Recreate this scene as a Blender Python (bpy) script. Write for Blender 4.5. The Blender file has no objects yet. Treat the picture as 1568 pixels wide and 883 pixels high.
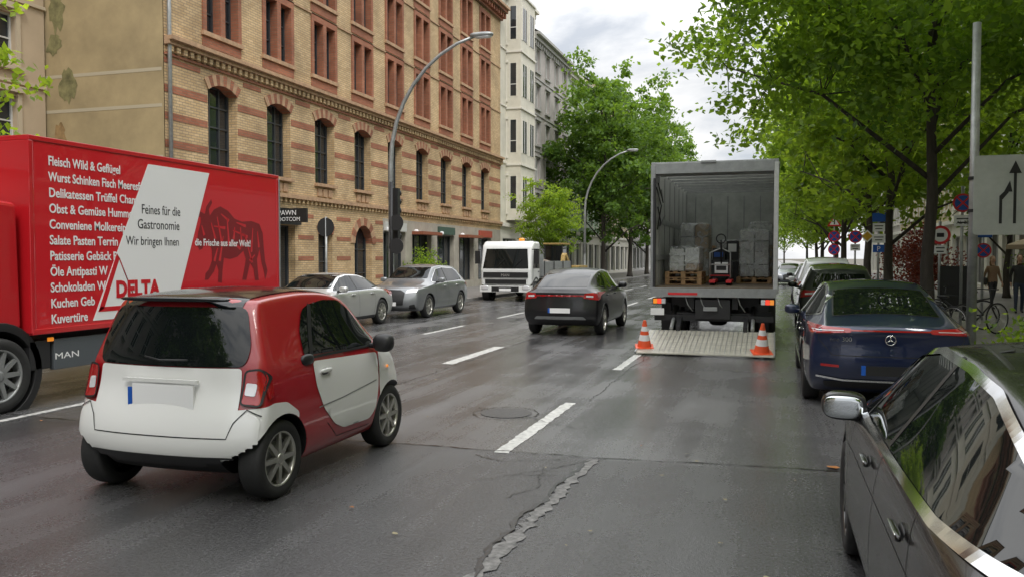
import bpy, bmesh, math, random
import numpy as np
from mathutils import Vector, Matrix, geometry
from mathutils.bvhtree import BVHTree
R=math.radians
scene=bpy.context.scene
coll=scene.collection
random.seed(7); rng=np.random.default_rng(7)
# ---------------------------------------------------------------- materials
def nt(name):
    m=bpy.data.materials.new(name); m.use_nodes=True
    return m,m.node_tree,m.node_tree.nodes['Principled BSDF']
def M(name,col,rough=.5,metal=0,coat=0,var=0,vs=4,bump=0,bs=40,spec=.5,stretch=(1,1,1),emis=0,dist=.01):
    m,t,b=nt(name)
    c=tuple(col)+(1,)
    b.inputs['Base Color'].default_value=c
    b.inputs['Roughness'].default_value=rough
    b.inputs['Metallic'].default_value=metal
    b.inputs['Coat Weight'].default_value=coat
    b.inputs['Coat Roughness'].default_value=.02
    b.inputs['Specular IOR Level'].default_value=spec
    if emis:
        b.inputs['Emission Color'].default_value=c; b.inputs['Emission Strength'].default_value=emis
    if var or bump:
        tc=t.nodes.new('ShaderNodeTexCoord'); mp=t.nodes.new('ShaderNodeMapping')
        mp.inputs['Scale'].default_value=stretch
        t.links.new(tc.outputs['Object'],mp.inputs[0])
    if var:
        n=t.nodes.new('ShaderNodeTexNoise'); n.inputs['Scale'].default_value=vs; n.inputs['Detail'].default_value=6
        n.inputs['Roughness'].default_value=.65
        t.links.new(mp.outputs[0],n.inputs['Vector'])
        mr=t.nodes.new('ShaderNodeMapRange'); mr.inputs['From Min'].default_value=.3; mr.inputs['From Max'].default_value=.7
        mr.inputs['To Min'].default_value=1-var; mr.inputs['To Max'].default_value=1+var
        t.links.new(n.outputs['Fac'],mr.inputs[0])
        mx=t.nodes.new('ShaderNodeVectorMath'); mx.operation='SCALE'; mx.inputs[0].default_value=col
        t.links.new(mr.outputs[0],mx.inputs['Scale']); t.links.new(mx.outputs[0],b.inputs['Base Color'])
    if bump:
        n=t.nodes.new('ShaderNodeTexNoise'); n.inputs['Scale'].default_value=bs; n.inputs['Detail'].default_value=4
        t.links.new(mp.outputs[0],n.inputs['Vector'])
        bp=t.nodes.new('ShaderNodeBump'); bp.inputs['Strength'].default_value=bump; bp.inputs['Distance'].default_value=dist
        t.links.new(n.outputs['Fac'],bp.inputs['Height']); t.links.new(bp.outputs[0],b.inputs['Normal'])
    return m
def brick(name,c1,c2,mortar):
    m,t,b=nt(name)
    tc=t.nodes.new('ShaderNodeTexCoord'); sp=t.nodes.new('ShaderNodeSeparateXYZ'); cb=t.nodes.new('ShaderNodeCombineXYZ')
    ad=t.nodes.new('ShaderNodeMath'); ad.operation='ADD'
    L=t.links.new
    L(tc.outputs['Object'],sp.inputs[0]); L(sp.outputs[0],ad.inputs[0]); L(sp.outputs[1],ad.inputs[1]); L(ad.outputs[0],cb.inputs[0]); L(sp.outputs[2],cb.inputs[1])
    k=t.nodes.new('ShaderNodeTexBrick'); L(cb.outputs[0],k.inputs['Vector'])
    k.inputs['Color1'].default_value=c1+(1,);k.inputs['Color2'].default_value=c2+(1,);k.inputs['Mortar'].default_value=mortar+(1,)
    k.inputs['Scale'].default_value=1;k.inputs['Brick Width'].default_value=.26;k.inputs['Row Height'].default_value=.085;k.inputs['Mortar Size'].default_value=.009
    n=t.nodes.new('ShaderNodeTexNoise'); n.inputs['Scale'].default_value=.7; n.inputs['Detail'].default_value=7; L(tc.outputs['Object'],n.inputs['Vector'])
    mr=t.nodes.new('ShaderNodeMapRange'); mr.inputs['From Min'].default_value=.3; mr.inputs['From Max'].default_value=.7; mr.inputs['To Min'].default_value=.72; mr.inputs['To Max'].default_value=1.2
    L(n.outputs['Fac'],mr.inputs[0])
    mx=t.nodes.new('ShaderNodeVectorMath'); mx.operation='SCALE'; L(k.outputs['Color'],mx.inputs[0]); L(mr.outputs[0],mx.inputs['Scale']); L(mx.outputs[0],b.inputs['Base Color'])
    b.inputs['Roughness'].default_value=.85
    bp=t.nodes.new('ShaderNodeBump'); bp.inputs['Strength'].default_value=.5; bp.inputs['Distance'].default_value=.01; bp.invert=True
    L(k.outputs['Fac'],bp.inputs['Height']); L(bp.outputs[0],b.inputs['Normal'])
    return m
def asphalt():
    m,t,b=nt('wet_asphalt'); L=t.links.new; N=t.nodes.new
    tc=N('ShaderNodeTexCoord'); sp=N('ShaderNodeSeparateXYZ'); L(tc.outputs['Object'],sp.inputs[0])
    def noise(s,d=6,st=None,r=.6):
        n=N('ShaderNodeTexNoise'); n.inputs['Scale'].default_value=s; n.inputs['Detail'].default_value=d; n.inputs['Roughness'].default_value=r
        if st:
            mp=N('ShaderNodeMapping'); mp.inputs['Scale'].default_value=st; L(tc.outputs['Object'],mp.inputs[0]); L(mp.outputs[0],n.inputs['Vector'])
        else: L(tc.outputs['Object'],n.inputs['Vector'])
        return n.outputs['Fac']
    def rng_(x,a,bb,c,d):
        q=N('ShaderNodeMapRange'); L(x,q.inputs[0])
        for i,v in enumerate((a,bb,c,d)): q.inputs[i+1].default_value=v
        return q.outputs[0]
    def ma(op,x,y):
        q=N('ShaderNodeMath'); q.operation=op
        for i,v in enumerate((x,y)):
            if isinstance(v,(int,float)): q.inputs[i].default_value=v
            else: L(v,q.inputs[i])
        return q.outputs[0]
    edge=ma('ADD',sp.outputs[1],ma('MULTIPLY',noise(1.3,3),.35))
    near=rng_(edge,7.52,7.56,1,0)
    big=noise(.35,4); streak=noise(1,4,(1.6,.07,1)); fine=noise(42,3,None,.8); spk=noise(150,1,None,.9)
    c=ma('MULTIPLY',rng_(big,.3,.7,.75,1.28),rng_(streak,.3,.7,.72,1.28))
    c=ma('MULTIPLY',c,rng_(fine,.3,.7,.4,1.7)); c=ma('MULTIPLY',c,rng_(spk,.35,.65,.6,1.45))
    c=ma('MULTIPLY',c,rng_(near,0,1,.080,.050))
    cc=N('ShaderNodeCombineXYZ'); L(c,cc.inputs[0]); L(ma('MULTIPLY',c,.985),cc.inputs[1]); L(ma('MULTIPLY',c,1.0),cc.inputs[2])
    L(cc.outputs[0],b.inputs['Base Color'])
    r=ma('ADD',rng_(streak,.38,.62,.07,.24),rng_(big,.4,.6,-.02,.12))
    r=ma('ADD',r,rng_(fine,.3,.7,-.02,.09))
    L(r,b.inputs['Roughness']); b.inputs['Specular IOR Level'].default_value=.75
    hh=ma('ADD',ma('MULTIPLY',fine,.8),ma('MULTIPLY',spk,.35))
    bp=N('ShaderNodeBump'); bp.inputs['Distance'].default_value=.007
    L(rng_(near,0,1,.34,.95),bp.inputs['Strength']); L(hh,bp.inputs['Height']); L(bp.outputs[0],b.inputs['Normal'])
    return m
def leafmat(name,dark,light,tr=.5):
    m,t,b=nt(name); L=t.links.new; N=t.nodes.new
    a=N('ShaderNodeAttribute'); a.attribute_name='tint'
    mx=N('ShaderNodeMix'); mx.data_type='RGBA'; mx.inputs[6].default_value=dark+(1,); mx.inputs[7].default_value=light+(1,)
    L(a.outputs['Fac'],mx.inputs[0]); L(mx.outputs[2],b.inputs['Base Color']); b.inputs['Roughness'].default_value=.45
    b.inputs['Specular IOR Level'].default_value=.35
    tl=N('ShaderNodeBsdfTranslucent'); sc=N('ShaderNodeVectorMath'); sc.operation='MULTIPLY'; sc.inputs[1].default_value=(2.1,1.9,.8)
    L(mx.outputs[2],sc.inputs[0]); L(sc.outputs[0],tl.inputs[0])
    ms=N('ShaderNodeMixShader'); ms.inputs[0].default_value=tr
    L(b.outputs[0],ms.inputs[1]); L(tl.outputs[0],ms.inputs[2]); L(ms.outputs[0],t.nodes['Material Output'].inputs[0])
    return m
def paint(name,col,metal=0,rough=.35,bump=0,coat=1.0):
    return M(name,col,rough,metal,coat,bump=bump,bs=90,dist=.004)
ASPH=asphalt()
PAVE=M('pavement_slabs',(.19,.18,.17),.45,var=.3,vs=3,bump=.3,bs=30)
KERB=M('granite_kerb',(.24,.23,.22),.5,var=.3,vs=12)
LINE=M('road_paint',(.52,.52,.50),.4,var=.5,vs=13,bump=.3,bs=60)
TAR=M('tar',(.012,.012,.012),.25,var=.3,vs=20,bump=.3,bs=40)
YB=brick('yellow_brick',(.61,.44,.245),(.49,.335,.17),(.26,.20,.14))
RB=brick('red_brick',(.38,.14,.075),(.30,.10,.052),(.22,.14,.09))
TERR=M('terracotta_trim',(.41,.26,.155),.8,var=.3,vs=5)
GLASSW=M('window_glass',(.02,.025,.03),.06,spec=.7)
WFR=M('dark_window_frame',(.05,.055,.06),.4)
WFRW=M('white_window_frame',(.6,.6,.58),.5)
BLK=M('black_plastic',(.015,.015,.016),.45)
DK=M('dark_metal',(.03,.03,.032),.5,.3)
GREY=M('grey_metal',(.3,.31,.31),.4,.5,var=.15,vs=6)
GALV=M('galvanised_steel',(.36,.37,.37),.45,.6,var=.2,vs=8)
ALU=M('aluminium',(.55,.55,.54),.35,.8,var=.12,vs=8)
CHROME=M('chrome',(.8,.8,.8),.08,1)
CGL=M('car_glass',(.006,.008,.008),.02,spec=.5)
TYRE=M('tyre_rubber',(.018,.018,.018),.7,var=.2,vs=30)
RIMS=M('alloy_silver',(.55,.54,.5),.28,.85)
RIMD=M('alloy_dark',(.12,.12,.12),.3,.8)
REDL=M('red_lens',(.36,.010,.012),.12,coat=1)
REDLIT=M('red_lens_lit',(.9,.06,.03),.2,emis=.8)
ORL=M('orange_lens',(.8,.25,.02),.2,coat=1,emis=.6)
WL=M('clear_lens',(.7,.7,.72),.1,.2,coat=1)
WHITE=M('white_plate',(.82,.82,.82),.4)
BLUE=M('blue_sign',(.01,.09,.42),.4)
REDS=M('red_sign',(.62,.02,.025),.4)
BARK=M('bark',(.05,.042,.035),.9,var=.4,vs=8,bump=.8,bs=14,dist=.03,stretch=(1,1,.25))
YEL=M('yellow_paint',(.62,.38,.03),.4,var=.2,vs=5)
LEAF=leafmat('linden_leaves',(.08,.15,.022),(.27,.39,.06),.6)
LEAFD=leafmat('deep_green_leaves',(.06,.125,.02),(.20,.32,.045),.62)  # slightly darker green foliage for the near lindens and terrace hedges
LEAFP=leafmat('plane_leaves',(.045,.10,.022),(.14,.24,.045),.5)
LEAFR=leafmat('red_leaves',(.08,.02,.015),(.2,.04,.03),.3)
WOOD=M('pallet_wood',(.36,.22,.11),.8,var=.35,vs=10)
CARD=M('cardboard',(.30,.21,.12),.8,var=.2,vs=5)
PLW=M('white_carton',(.55,.56,.55),.6,var=.15,vs=4)
def wrapmat():
    m,t,b=nt('shrink_wrap'); L=t.links.new
    b.inputs['Base Color'].default_value=(.68,.71,.72,1); b.inputs['Roughness'].default_value=.16; b.inputs['Specular IOR Level'].default_value=.9
    tc=t.nodes.new('ShaderNodeTexCoord'); n=t.nodes.new('ShaderNodeTexNoise'); n.inputs['Scale'].default_value=5; n.inputs['Detail'].default_value=5; n.inputs['Distortion'].default_value=1.5
    L(tc.outputs['Object'],n.inputs['Vector']); bp=t.nodes.new('ShaderNodeBump'); bp.inputs['Distance'].default_value=.06; bp.inputs['Strength'].default_value=1
    L(n.outputs['Fac'],bp.inputs['Height']); L(bp.outputs[0],b.inputs['Normal'])
    tr=t.nodes.new('ShaderNodeBsdfTransparent'); ms=t.nodes.new('ShaderNodeMixShader'); mr=t.nodes.new('ShaderNodeMapRange')
    for i,v in enumerate((.35,.65,.12,.5)): mr.inputs[i+1].default_value=v
    L(n.outputs['Fac'],mr.inputs[0]); L(mr.outputs[0],ms.inputs[0]); L(tr.outputs[0],ms.inputs[1]); L(b.outputs[0],ms.inputs[2]); L(ms.outputs[0],t.nodes['Material Output'].inputs[0])
    return m
WRAP=wrapmat()
# ---------------------------------------------------------------- mesh builder
def empty(name,loc=(0,0,0),rz=0):
    e=bpy.data.objects.new(name,None); e.location=loc; e.rotation_euler=(0,0,rz); coll.objects.link(e); return e
class MB:
    def __init__(s): s.v=[];s.f=[];s.m=[];s.s=[];s.mats=[]
    def mi(s,mat):
        if mat not in s.mats: s.mats.append(mat)
        return s.mats.index(mat)
    def add(s,vs,fs,mat,sm=False):
        o=len(s.v); s.v+= [tuple(p) for p in vs]; k=s.mi(mat)
        for f in fs: s.f.append(tuple(o+i for i in f)); s.m.append(k); s.s.append(sm)
    def hexa(s,c,mat):
        s.add(c,[(3,2,1,0),(4,5,6,7),(0,1,5,4),(1,2,6,5),(2,3,7,6),(3,0,4,7)],mat)
    def box(s,x0,x1,y0,y1,z0,z1,mat):
        s.hexa([(x0,y0,z0),(x1,y0,z0),(x1,y1,z0),(x0,y1,z0),(x0,y0,z1),(x1,y0,z1),(x1,y1,z1),(x0,y1,z1)],mat)
    def tube(s,pts,rads,mat,n=8,cap=True):
        pts=[Vector(p) for p in pts]
        if not hasattr(rads,'__len__'): rads=[rads]*len(pts)
        vs=[];fs=[]; prev=None
        for i,p in enumerate(pts):
            d=(pts[min(i+1,len(pts)-1)]-pts[max(i-1,0)]).normalized()
            a=prev if prev is not None else (Vector((0,0,1)) if abs(d.z)<.9 else Vector((1,0,0)))
            u=(a-d*a.dot(d)).normalized(); prev=u; w=d.cross(u)
            for j in range(n):
                t=2*math.pi*j/n; vs.append(p+(u*math.cos(t)+w*math.sin(t))*rads[i])
        for i in range(len(pts)-1):
            for j in range(n):
                a=i*n+j;b=i*n+(j+1)%n; fs.append((a,b,b+n,a+n))
        if cap: fs+= [tuple(range(n))[::-1],tuple((len(pts)-1)*n+j for j in range(n))]
        s.add(vs,fs,mat,True)
    def lathe(s,prof,c,axis,mat,n=24,sgn=1,sm=True):
        vs=[];fs=[]
        for r,h in prof:
            for j in range(n):
                t=2*math.pi*j/n; a,b=r*math.cos(t),r*math.sin(t); h2=h*sgn
                vs.append({'x':(c[0]+h2,c[1]+a,c[2]+b),'y':(c[0]+a,c[1]+h2,c[2]+b),'z':(c[0]+a,c[1]+b,c[2]+h2)}[axis])
        for i in range(len(prof)-1):
            for j in range(n): a=i*n+j;b=i*n+(j+1)%n; fs.append((a,b,b+n,a+n))
        s.add(vs,fs,mat,sm)
    def disc(s,c,r,axis,mat,th=.02,n=24,sgn=1): s.lathe([(0.0001,0),(r,0),(r,th),(0.0001,th)],c,axis,mat,n,sgn,False)
    def torus(s,c,Rr,r,axis,mat,n=28,k=6):
        s.lathe([(Rr+r*math.cos(2*math.pi*i/k),r*math.sin(2*math.pi*i/k)) for i in range(k+1)],c,axis,mat,n)
    def sell(s,c,rad,mat,e=.6,n=14,m=8,rot=None):
        vs=[];fs=[]
        f=lambda x:math.copysign(abs(x)**e,x)
        for i in range(m+1):
            ph=-math.pi/2+math.pi*i/m
            for j in range(n):
                th=2*math.pi*j/n
                v=Vector((rad[0]*f(math.cos(ph))*f(math.cos(th)),rad[1]*f(math.cos(ph))*f(math.sin(th)),rad[2]*f(math.sin(ph))))
                if rot: v=rot@v
                vs.append(v+Vector(c))
        for i in range(m):
            for j in range(n): a=i*n+j;b=i*n+(j+1)%n; fs.append((a,b,b+n,a+n))
        s.add(vs,fs,mat,True)
    def poly(s,pts,mat): s.add(pts,[tuple(range(len(pts)))],mat)
    def prism(s,pts2,f,d0,d1,mat):
        n=len(pts2); vs=[f(u,v,d0) for u,v in pts2]+[f(u,v,d1) for u,v in pts2]
        fs=[tuple(range(n))[::-1],tuple(range(n,2*n))]+[(i,(i+1)%n,(i+1)%n+n,i+n) for i in range(n)]
        s.add(vs,fs,mat)
    def obj(s,name,parent=None,bevel=0,loc=(0,0,0),rz=0,seg=2):
        me=bpy.data.meshes.new(name); me.from_pydata(s.v,[],s.f)
        for m in s.mats: me.materials.append(m)
        me.polygons.foreach_set('material_index',s.m); me.polygons.foreach_set('use_smooth',s.s); me.update()
        o=bpy.data.objects.new(name,me); coll.objects.link(o); o.location=loc; o.rotation_euler=(0,0,rz)
        if parent: o.parent=parent
        if bevel:
            b=o.modifiers.new('b','BEVEL'); b.width=bevel; b.segments=seg; b.limit_method='ANGLE'; b.angle_limit=R(40)
        return o
def text(parent,s,loc,size,mat,rot=(math.pi/2,0,math.pi/2),shear=0,name='lettering',ext=.001,sx=1,al='LEFT',bold=0):
    c=bpy.data.curves.new('t','FONT'); c.body=s; c.size=size; c.shear=shear; c.extrude=ext; c.align_x=al; c.offset=bold; c.resolution_u=3
    o=bpy.data.objects.new('t',c); coll.objects.link(o)
    dg=bpy.context.evaluated_depsgraph_get(); me=bpy.data.meshes.new_from_object(o.evaluated_get(dg)); bpy.data.objects.remove(o)
    me.materials.clear(); me.materials.append(mat)
    o=bpy.data.objects.new(name,me); coll.objects.link(o); o.location=loc; o.rotation_euler=rot; o.scale=(sx,1,1); o.parent=parent
    return o
def rnd(poly,r,seg=4):
    out=[]; n=len(poly)
    for i in range(n):
        p=Vector(poly[i]); a=Vector(poly[i-1]); b=Vector(poly[(i+1)%n])
        da=a-p; db=b-p; ra=min(r,da.length*.45); rb=min(r,db.length*.45)
        pa=p+da.normalized()*ra; pb=p+db.normalized()*rb
        for k in range(seg+1):
            t=k/seg; q=pa*(1-t)**2+p*2*t*(1-t)+pb*t*t; out.append((q.x,q.y))
    return out
def inside(p,poly):
    x,y=p; c=False; n=len(poly)
    for i in range(n):
        x1,y1=poly[i]; x2,y2=poly[i-1]
        if (y1>y)!=(y2>y) and x<(x2-x1)*(y-y1)/(y2-y1)+x1: c=not c
    return c
def proj(bvh,p,axis,off):
    o,d={'x+':((5,p[0],p[1]),(-1,0,0)),'x-':((-5,p[0],p[1]),(1,0,0)),'r':((p[0],-5,p[1]),(0,1,0)),'f':((p[0],20,p[1]),(0,-1,0)),'t':((p[0],p[1],5),(0,0,-1))}[axis]
    d=Vector(d); l,n,i,ds=bvh.ray_cast(Vector(o),d)
    if l is None: return None
    if n.dot(d)>0: n=-n
    return l+n*off
def subdiv(poly,h,closed=True):
    out=[]; n=len(poly)
    for i in range(n if closed else n-1):
        a=Vector(poly[i]);b=Vector(poly[(i+1)%n]); k=max(1,int((b-a).length/h+.5))
        for j in range(k): q=a.lerp(b,j/k); out.append((q.x,q.y))
    if not closed: out.append(tuple(poly[-1]))
    return out
ARCH=[]
def decal(bvh,poly,axis,mat,mb,off=.004,h=.06,holes=(),r=.03):
    if axis=='x':
        decal(bvh,poly,'x+',mat,mb,off,h,holes,r); decal(bvh,poly,'x-',mat,mb,off,h,holes,r); return
    P=rnd(poly,r) if r else list(poly)
    P=subdiv(P,h)
    vs=[Vector(p) for p in P]; n=len(vs); ed=[(i,(i+1)%n) for i in range(n)]
    for (a,b,rr) in holes:
        s0=len(vs); k=40
        for j in range(k): vs.append(Vector((a+rr*math.cos(2*math.pi*j/k),b+rr*math.sin(2*math.pi*j/k))))
        ed+=[(s0+j,s0+(j+1)%k) for j in range(k)]
    xs=[p[0] for p in P]; ys=[p[1] for p in P]
    x=min(xs)+h*.5
    while x<max(xs):
        y=min(ys)+h*.5
        while y<max(ys):
            if inside((x,y),P) and all(abs(math.hypot(x-a,y-b)-rr)>h*.3 for a,b,rr in holes): vs.append(Vector((x,y)))
            y+=h
        x+=h
    ov,oe,of,_,_,_=geometry.delaunay_2d_cdt(vs,ed,[],0,1e-5)
    pp=[proj(bvh,v,axis,off) for v in ov]
    fs=[]
    for f in of:
        c=sum((ov[i] for i in f),Vector((0,0)))/len(f)
        if any(pp[i] is None for i in f) or not inside(c,P): continue
        if any(math.hypot(c.x-a,c.y-b)<rr for a,b,rr in holes): continue
        if axis[0]!='x':
            if any(math.hypot(pp[i].y-a,pp[i].z-b)<rr for i in f for a,b,rr in ARCH): continue
        fs.append(tuple(f))
    vv=[p if p is not None else Vector((0,0,.5)) for p in pp]
    mb.add(vv,fs,mat,True)
def ribbon(bvh,pts,axis,w,mat,mb,off=.002,h=.04,closed=False):
    if axis=='x':
        ribbon(bvh,pts,'x+',w,mat,mb,off,h,closed); ribbon(bvh,pts,'x-',w,mat,mb,off,h,closed); return
    P=subdiv(pts,h,closed)
    if closed: P.append(P[0])
    L=[];n=len(P)
    for i,p in enumerate(P):
        a=Vector(P[max(i-1,0)]);b=Vector(P[min(i+1,n-1)]); d=(b-a).normalized() if (b-a).length>0 else Vector((1,0)); q=Vector((-d.y,d.x))*w/2
        u=proj(bvh,Vector(p)+q,axis,off); v=proj(bvh,Vector(p)-q,axis,off)
        L.append((u,v))
    for i in range(n-1):
        a,b=L[i];c,d=L[i+1]
        if None in (a,b,c,d): continue
        if (a-c).length>.3: continue
        mb.add([a,b,d,c],[(0,1,2,3)],mat,True)
# ---------------------------------------------------------------- cars
def wheel(mb,x,y,z,Rw,w,sg,rim=RIMS,ns=8,back=BLK,twin=0):
    Rr=Rw*.70; c=(x,y,z)
    mb.lathe([(Rr,-w/2),(Rw*.93,-w/2),(Rw*.985,-w*.42),(Rw,-w*.3),(Rw,w*.3),(Rw*.985,w*.42),(Rw*.93,w/2),(Rw*.8,w*.52),(Rr,w*.46)],c,'x',TYRE,40,sg)
    mb.lathe([(Rr,w*.46),(Rr*.96,w*.47),(Rr*.93,w*.40),(Rr*.9,w*.05)],c,'x',rim,36,sg)
    mb.lathe([(Rr*.92,w*.06),(.001,w*.08)],c,'x',back,24,sg)
    mb.lathe([(Rr*.62,w*.10),(Rr*.62,w*.14),(.001,w*.14)],c,'x',GREY,24,sg)
    for i in range(ns):
        t=2*math.pi*i/ns; ct,st=math.cos(t),math.sin(t)
        cs=[]
        for (rr,xx0,xx1,hw) in ((Rr*.12,w*.25,w*.44,.11*Rr),(Rr*.95,w*.30,w*.43,.07*Rr)):
            for sx,xx in ((-1,xx0),(1,xx0),(1,xx1),(-1,xx1)):
                cs.append((x+sg*xx,y+ct*rr-st*sx*hw,z+st*rr+ct*sx*hw))
        mb.add(cs,[(0,1,2,3),(4,5,6,7),(0,1,5,4),(1,2,6,5),(2,3,7,6),(3,0,4,7)],rim)
    mb.lathe([(Rr*.2,w*.3),(Rr*.2,w*.46),(Rr*.14,w*.48),(.001,w*.48)],c,'x',rim,16,sg)
FL=[0,.1,.3,.55,.8,1]; PW=[.90,.965,1,1,.985,.955]; UL=[.12,.5,.88,1]
def body(S,name,parent,mat,level=2):
    L=S['L'];ip=lambda k,y:float(np.interp(y,[p[0] for p in S[k]],[p[1] for p in S[k]]))
    bs=S.get('bs',[0,.02,.06,.12,.18,.25,.32,.39,.46,.53,.6,.67,.74,.8,.86,.91,.95,.98,1]); As=[-1,-.93,-.65,-.3,0,.3,.65,.93,1]
    cr=S.get('cr',.12);cf=S.get('cf',.2);crown=S.get('crown',.045)
    def pt(a,b,k):
        y0=S['rp'][k]+cr*abs(a)**3; y1=L-S['fp'][k]-cf*abs(a)**3; y=y0+b*(y1-y0)
        w=ip('plan',y); be=ip('belt',y); tp=max(ip('top',y),be+.012+crown)-crown*a*a; zb=S['zb']+ (.06 if b in(0,1) else 0)
        if k<6: z=zb+(be-zb)*FL[k]; hw=w*PW[k]
        else: g=UL[k-6]; z=be+(tp-be)*g; hw=w*.955*(1-g)+ip('rw',y)*g
        return (a*hw,y,z)
    idx={};V=[];F=[]
    def vid(i,j,k):
        q=(i,j,k)
        if q not in idx: idx[q]=len(V); V.append(pt(As[i],bs[j],k))
        return idx[q]
    na,nb,nc=len(As)-1,len(bs)-1,9
    for i in range(na):
        for j in range(nb):
            F.append((vid(i,j,0),vid(i,j+1,0),vid(i+1,j+1,0),vid(i+1,j,0))); F.append((vid(i,j,nc),vid(i+1,j,nc),vid(i+1,j+1,nc),vid(i,j+1,nc)))
        for k in range(nc):
            F.append((vid(i,0,k),vid(i+1,0,k),vid(i+1,0,k+1),vid(i,0,k+1))); F.append((vid(i,nb,k),vid(i,nb,k+1),vid(i+1,nb,k+1),vid(i+1,nb,k)))
    for j in range(nb):
        for k in range(nc):
            F.append((vid(0,j,k),vid(0,j,k+1),vid(0,j+1,k+1),vid(0,j+1,k))); F.append((vid(na,j,k),vid(na,j+1,k),vid(na,j+1,k+1),vid(na,j,k+1)))
    me=bpy.data.meshes.new(name); me.from_pydata(V,[],F); o=bpy.data.objects.new(name,me); coll.objects.link(o)
    md=o.modifiers.new('s','SUBSURF'); md.levels=level; md.render_levels=level
    dg=bpy.context.evaluated_depsgraph_get(); me2=bpy.data.meshes.new_from_object(o.evaluated_get(dg)); o.modifiers.clear(); o.data=me2
    bm=bmesh.new(); bm.from_mesh(me2); bmesh.ops.recalc_face_normals(bm,faces=bm.faces); bm.to_mesh(me2); bvh=BVHTree.FromBMesh(bm); bm.free()
    ra=S['wr']+S.get('gap',.05); W=max(p[1] for p in S['plan'])
    cut=MB()
    ARCH[:]=[(wy,S['wr'],ra) for wy in S['wy']]
    for wy in S['wy']:
        for sg in (-1,1): cut.lathe([(.0005,W-.32),(ra,W-.32),(ra,W+.2),(.0005,W+.2)],(0,wy,S['wr']),'x',BLK,48,sg)
    co=cut.obj('cut')
    bm=bmesh.new(); bm.from_mesh(co.data); bmesh.ops.remove_doubles(bm,verts=bm.verts,dist=.002); bmesh.ops.recalc_face_normals(bm,faces=bm.faces); bm.to_mesh(co.data); bm.free()
    md=o.modifiers.new('b','BOOLEAN'); md.operation='DIFFERENCE'; md.object=co; md.solver='EXACT'
    dg=bpy.context.evaluated_depsgraph_get(); me3=bpy.data.meshes.new_from_object(o.evaluated_get(dg)); o.modifiers.clear(); o.data=me3; bpy.data.objects.remove(co)
    me3.materials.clear(); me3.materials.append(mat); me3.materials.append(BLK)
    for p in me3.polygons:
        c=p.center; p.use_smooth=True; p.material_index=0
        if c.z<S['zb']+.015: p.material_index=1
        for wy in S['wy']:
            if math.hypot(c.y-wy,c.z-S['wr'])<ra+.0015 : p.material_index=1; p.use_smooth=False
    o.parent=parent
    return o,bvh,ra
def wheels(S,parent,rim=RIMS,ns=8,tw=.2):
    W=max(p[1] for p in S['plan'])
    for i,wy in enumerate(S['wy']):
        for sg in (-1,1):
            mb=MB(); wheel(mb,sg*(W-tw/2-.025),wy,S['wr'],S['wr'],tw,sg,rim,ns); mb.obj('wheel_%d'%(2*i+(sg>0)),parent)
SED=dict(L=4.8,zb=.19,top=[(0,.96),(.3,1.02),(.75,1.07),(1.45,1.36),(2.0,1.44),(2.6,1.45),(3.0,1.40),(3.75,1.03),(3.95,.99),(4.5,.86),(4.8,.72)],
 belt=[(0,.86),(1,.95),(2.5,.93),(3.8,.90),(4.5,.76),(4.8,.58)],plan=[(0,.84),(.6,.91),(1.5,.93),(3.6,.93),(4.4,.89),(4.8,.82)],
 rw=[(0,.66),(.7,.66),(1.5,.56),(2.7,.56),(3.8,.68),(4.8,.6)],rp=[.14,.06,.02,0,.02,.03,.03,.04,.06,.08],fp=[.12,.03,0,0,.04,.08,.1,.12,.14,.16],wy=(.98,3.85),wr=.34)
SUV=dict(L=4.5,zb=.23,top=[(0,1.05),(.15,1.2),(.45,1.48),(1.0,1.58),(2.0,1.61),(2.5,1.57),(3.25,1.14),(3.5,1.08),(4.2,.98),(4.5,.86)],
 belt=[(0,1.0),(1,1.0),(3.2,.98),(4.2,.88),(4.5,.72)],plan=[(0,.86),(.5,.91),(1.5,.925),(3.4,.925),(4.1,.89),(4.5,.82)],
 rw=[(0,.6),(.5,.6),(1.5,.6),(2.5,.58),(3.4,.68),(4.5,.62)],rp=[.14,.05,0,.02,.07,.10,.14,.26,.42,.48],fp=[.14,.04,0,0,.03,.06,.08,.1,.12,.14],wy=(.85,3.5),wr=.35)
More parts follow.
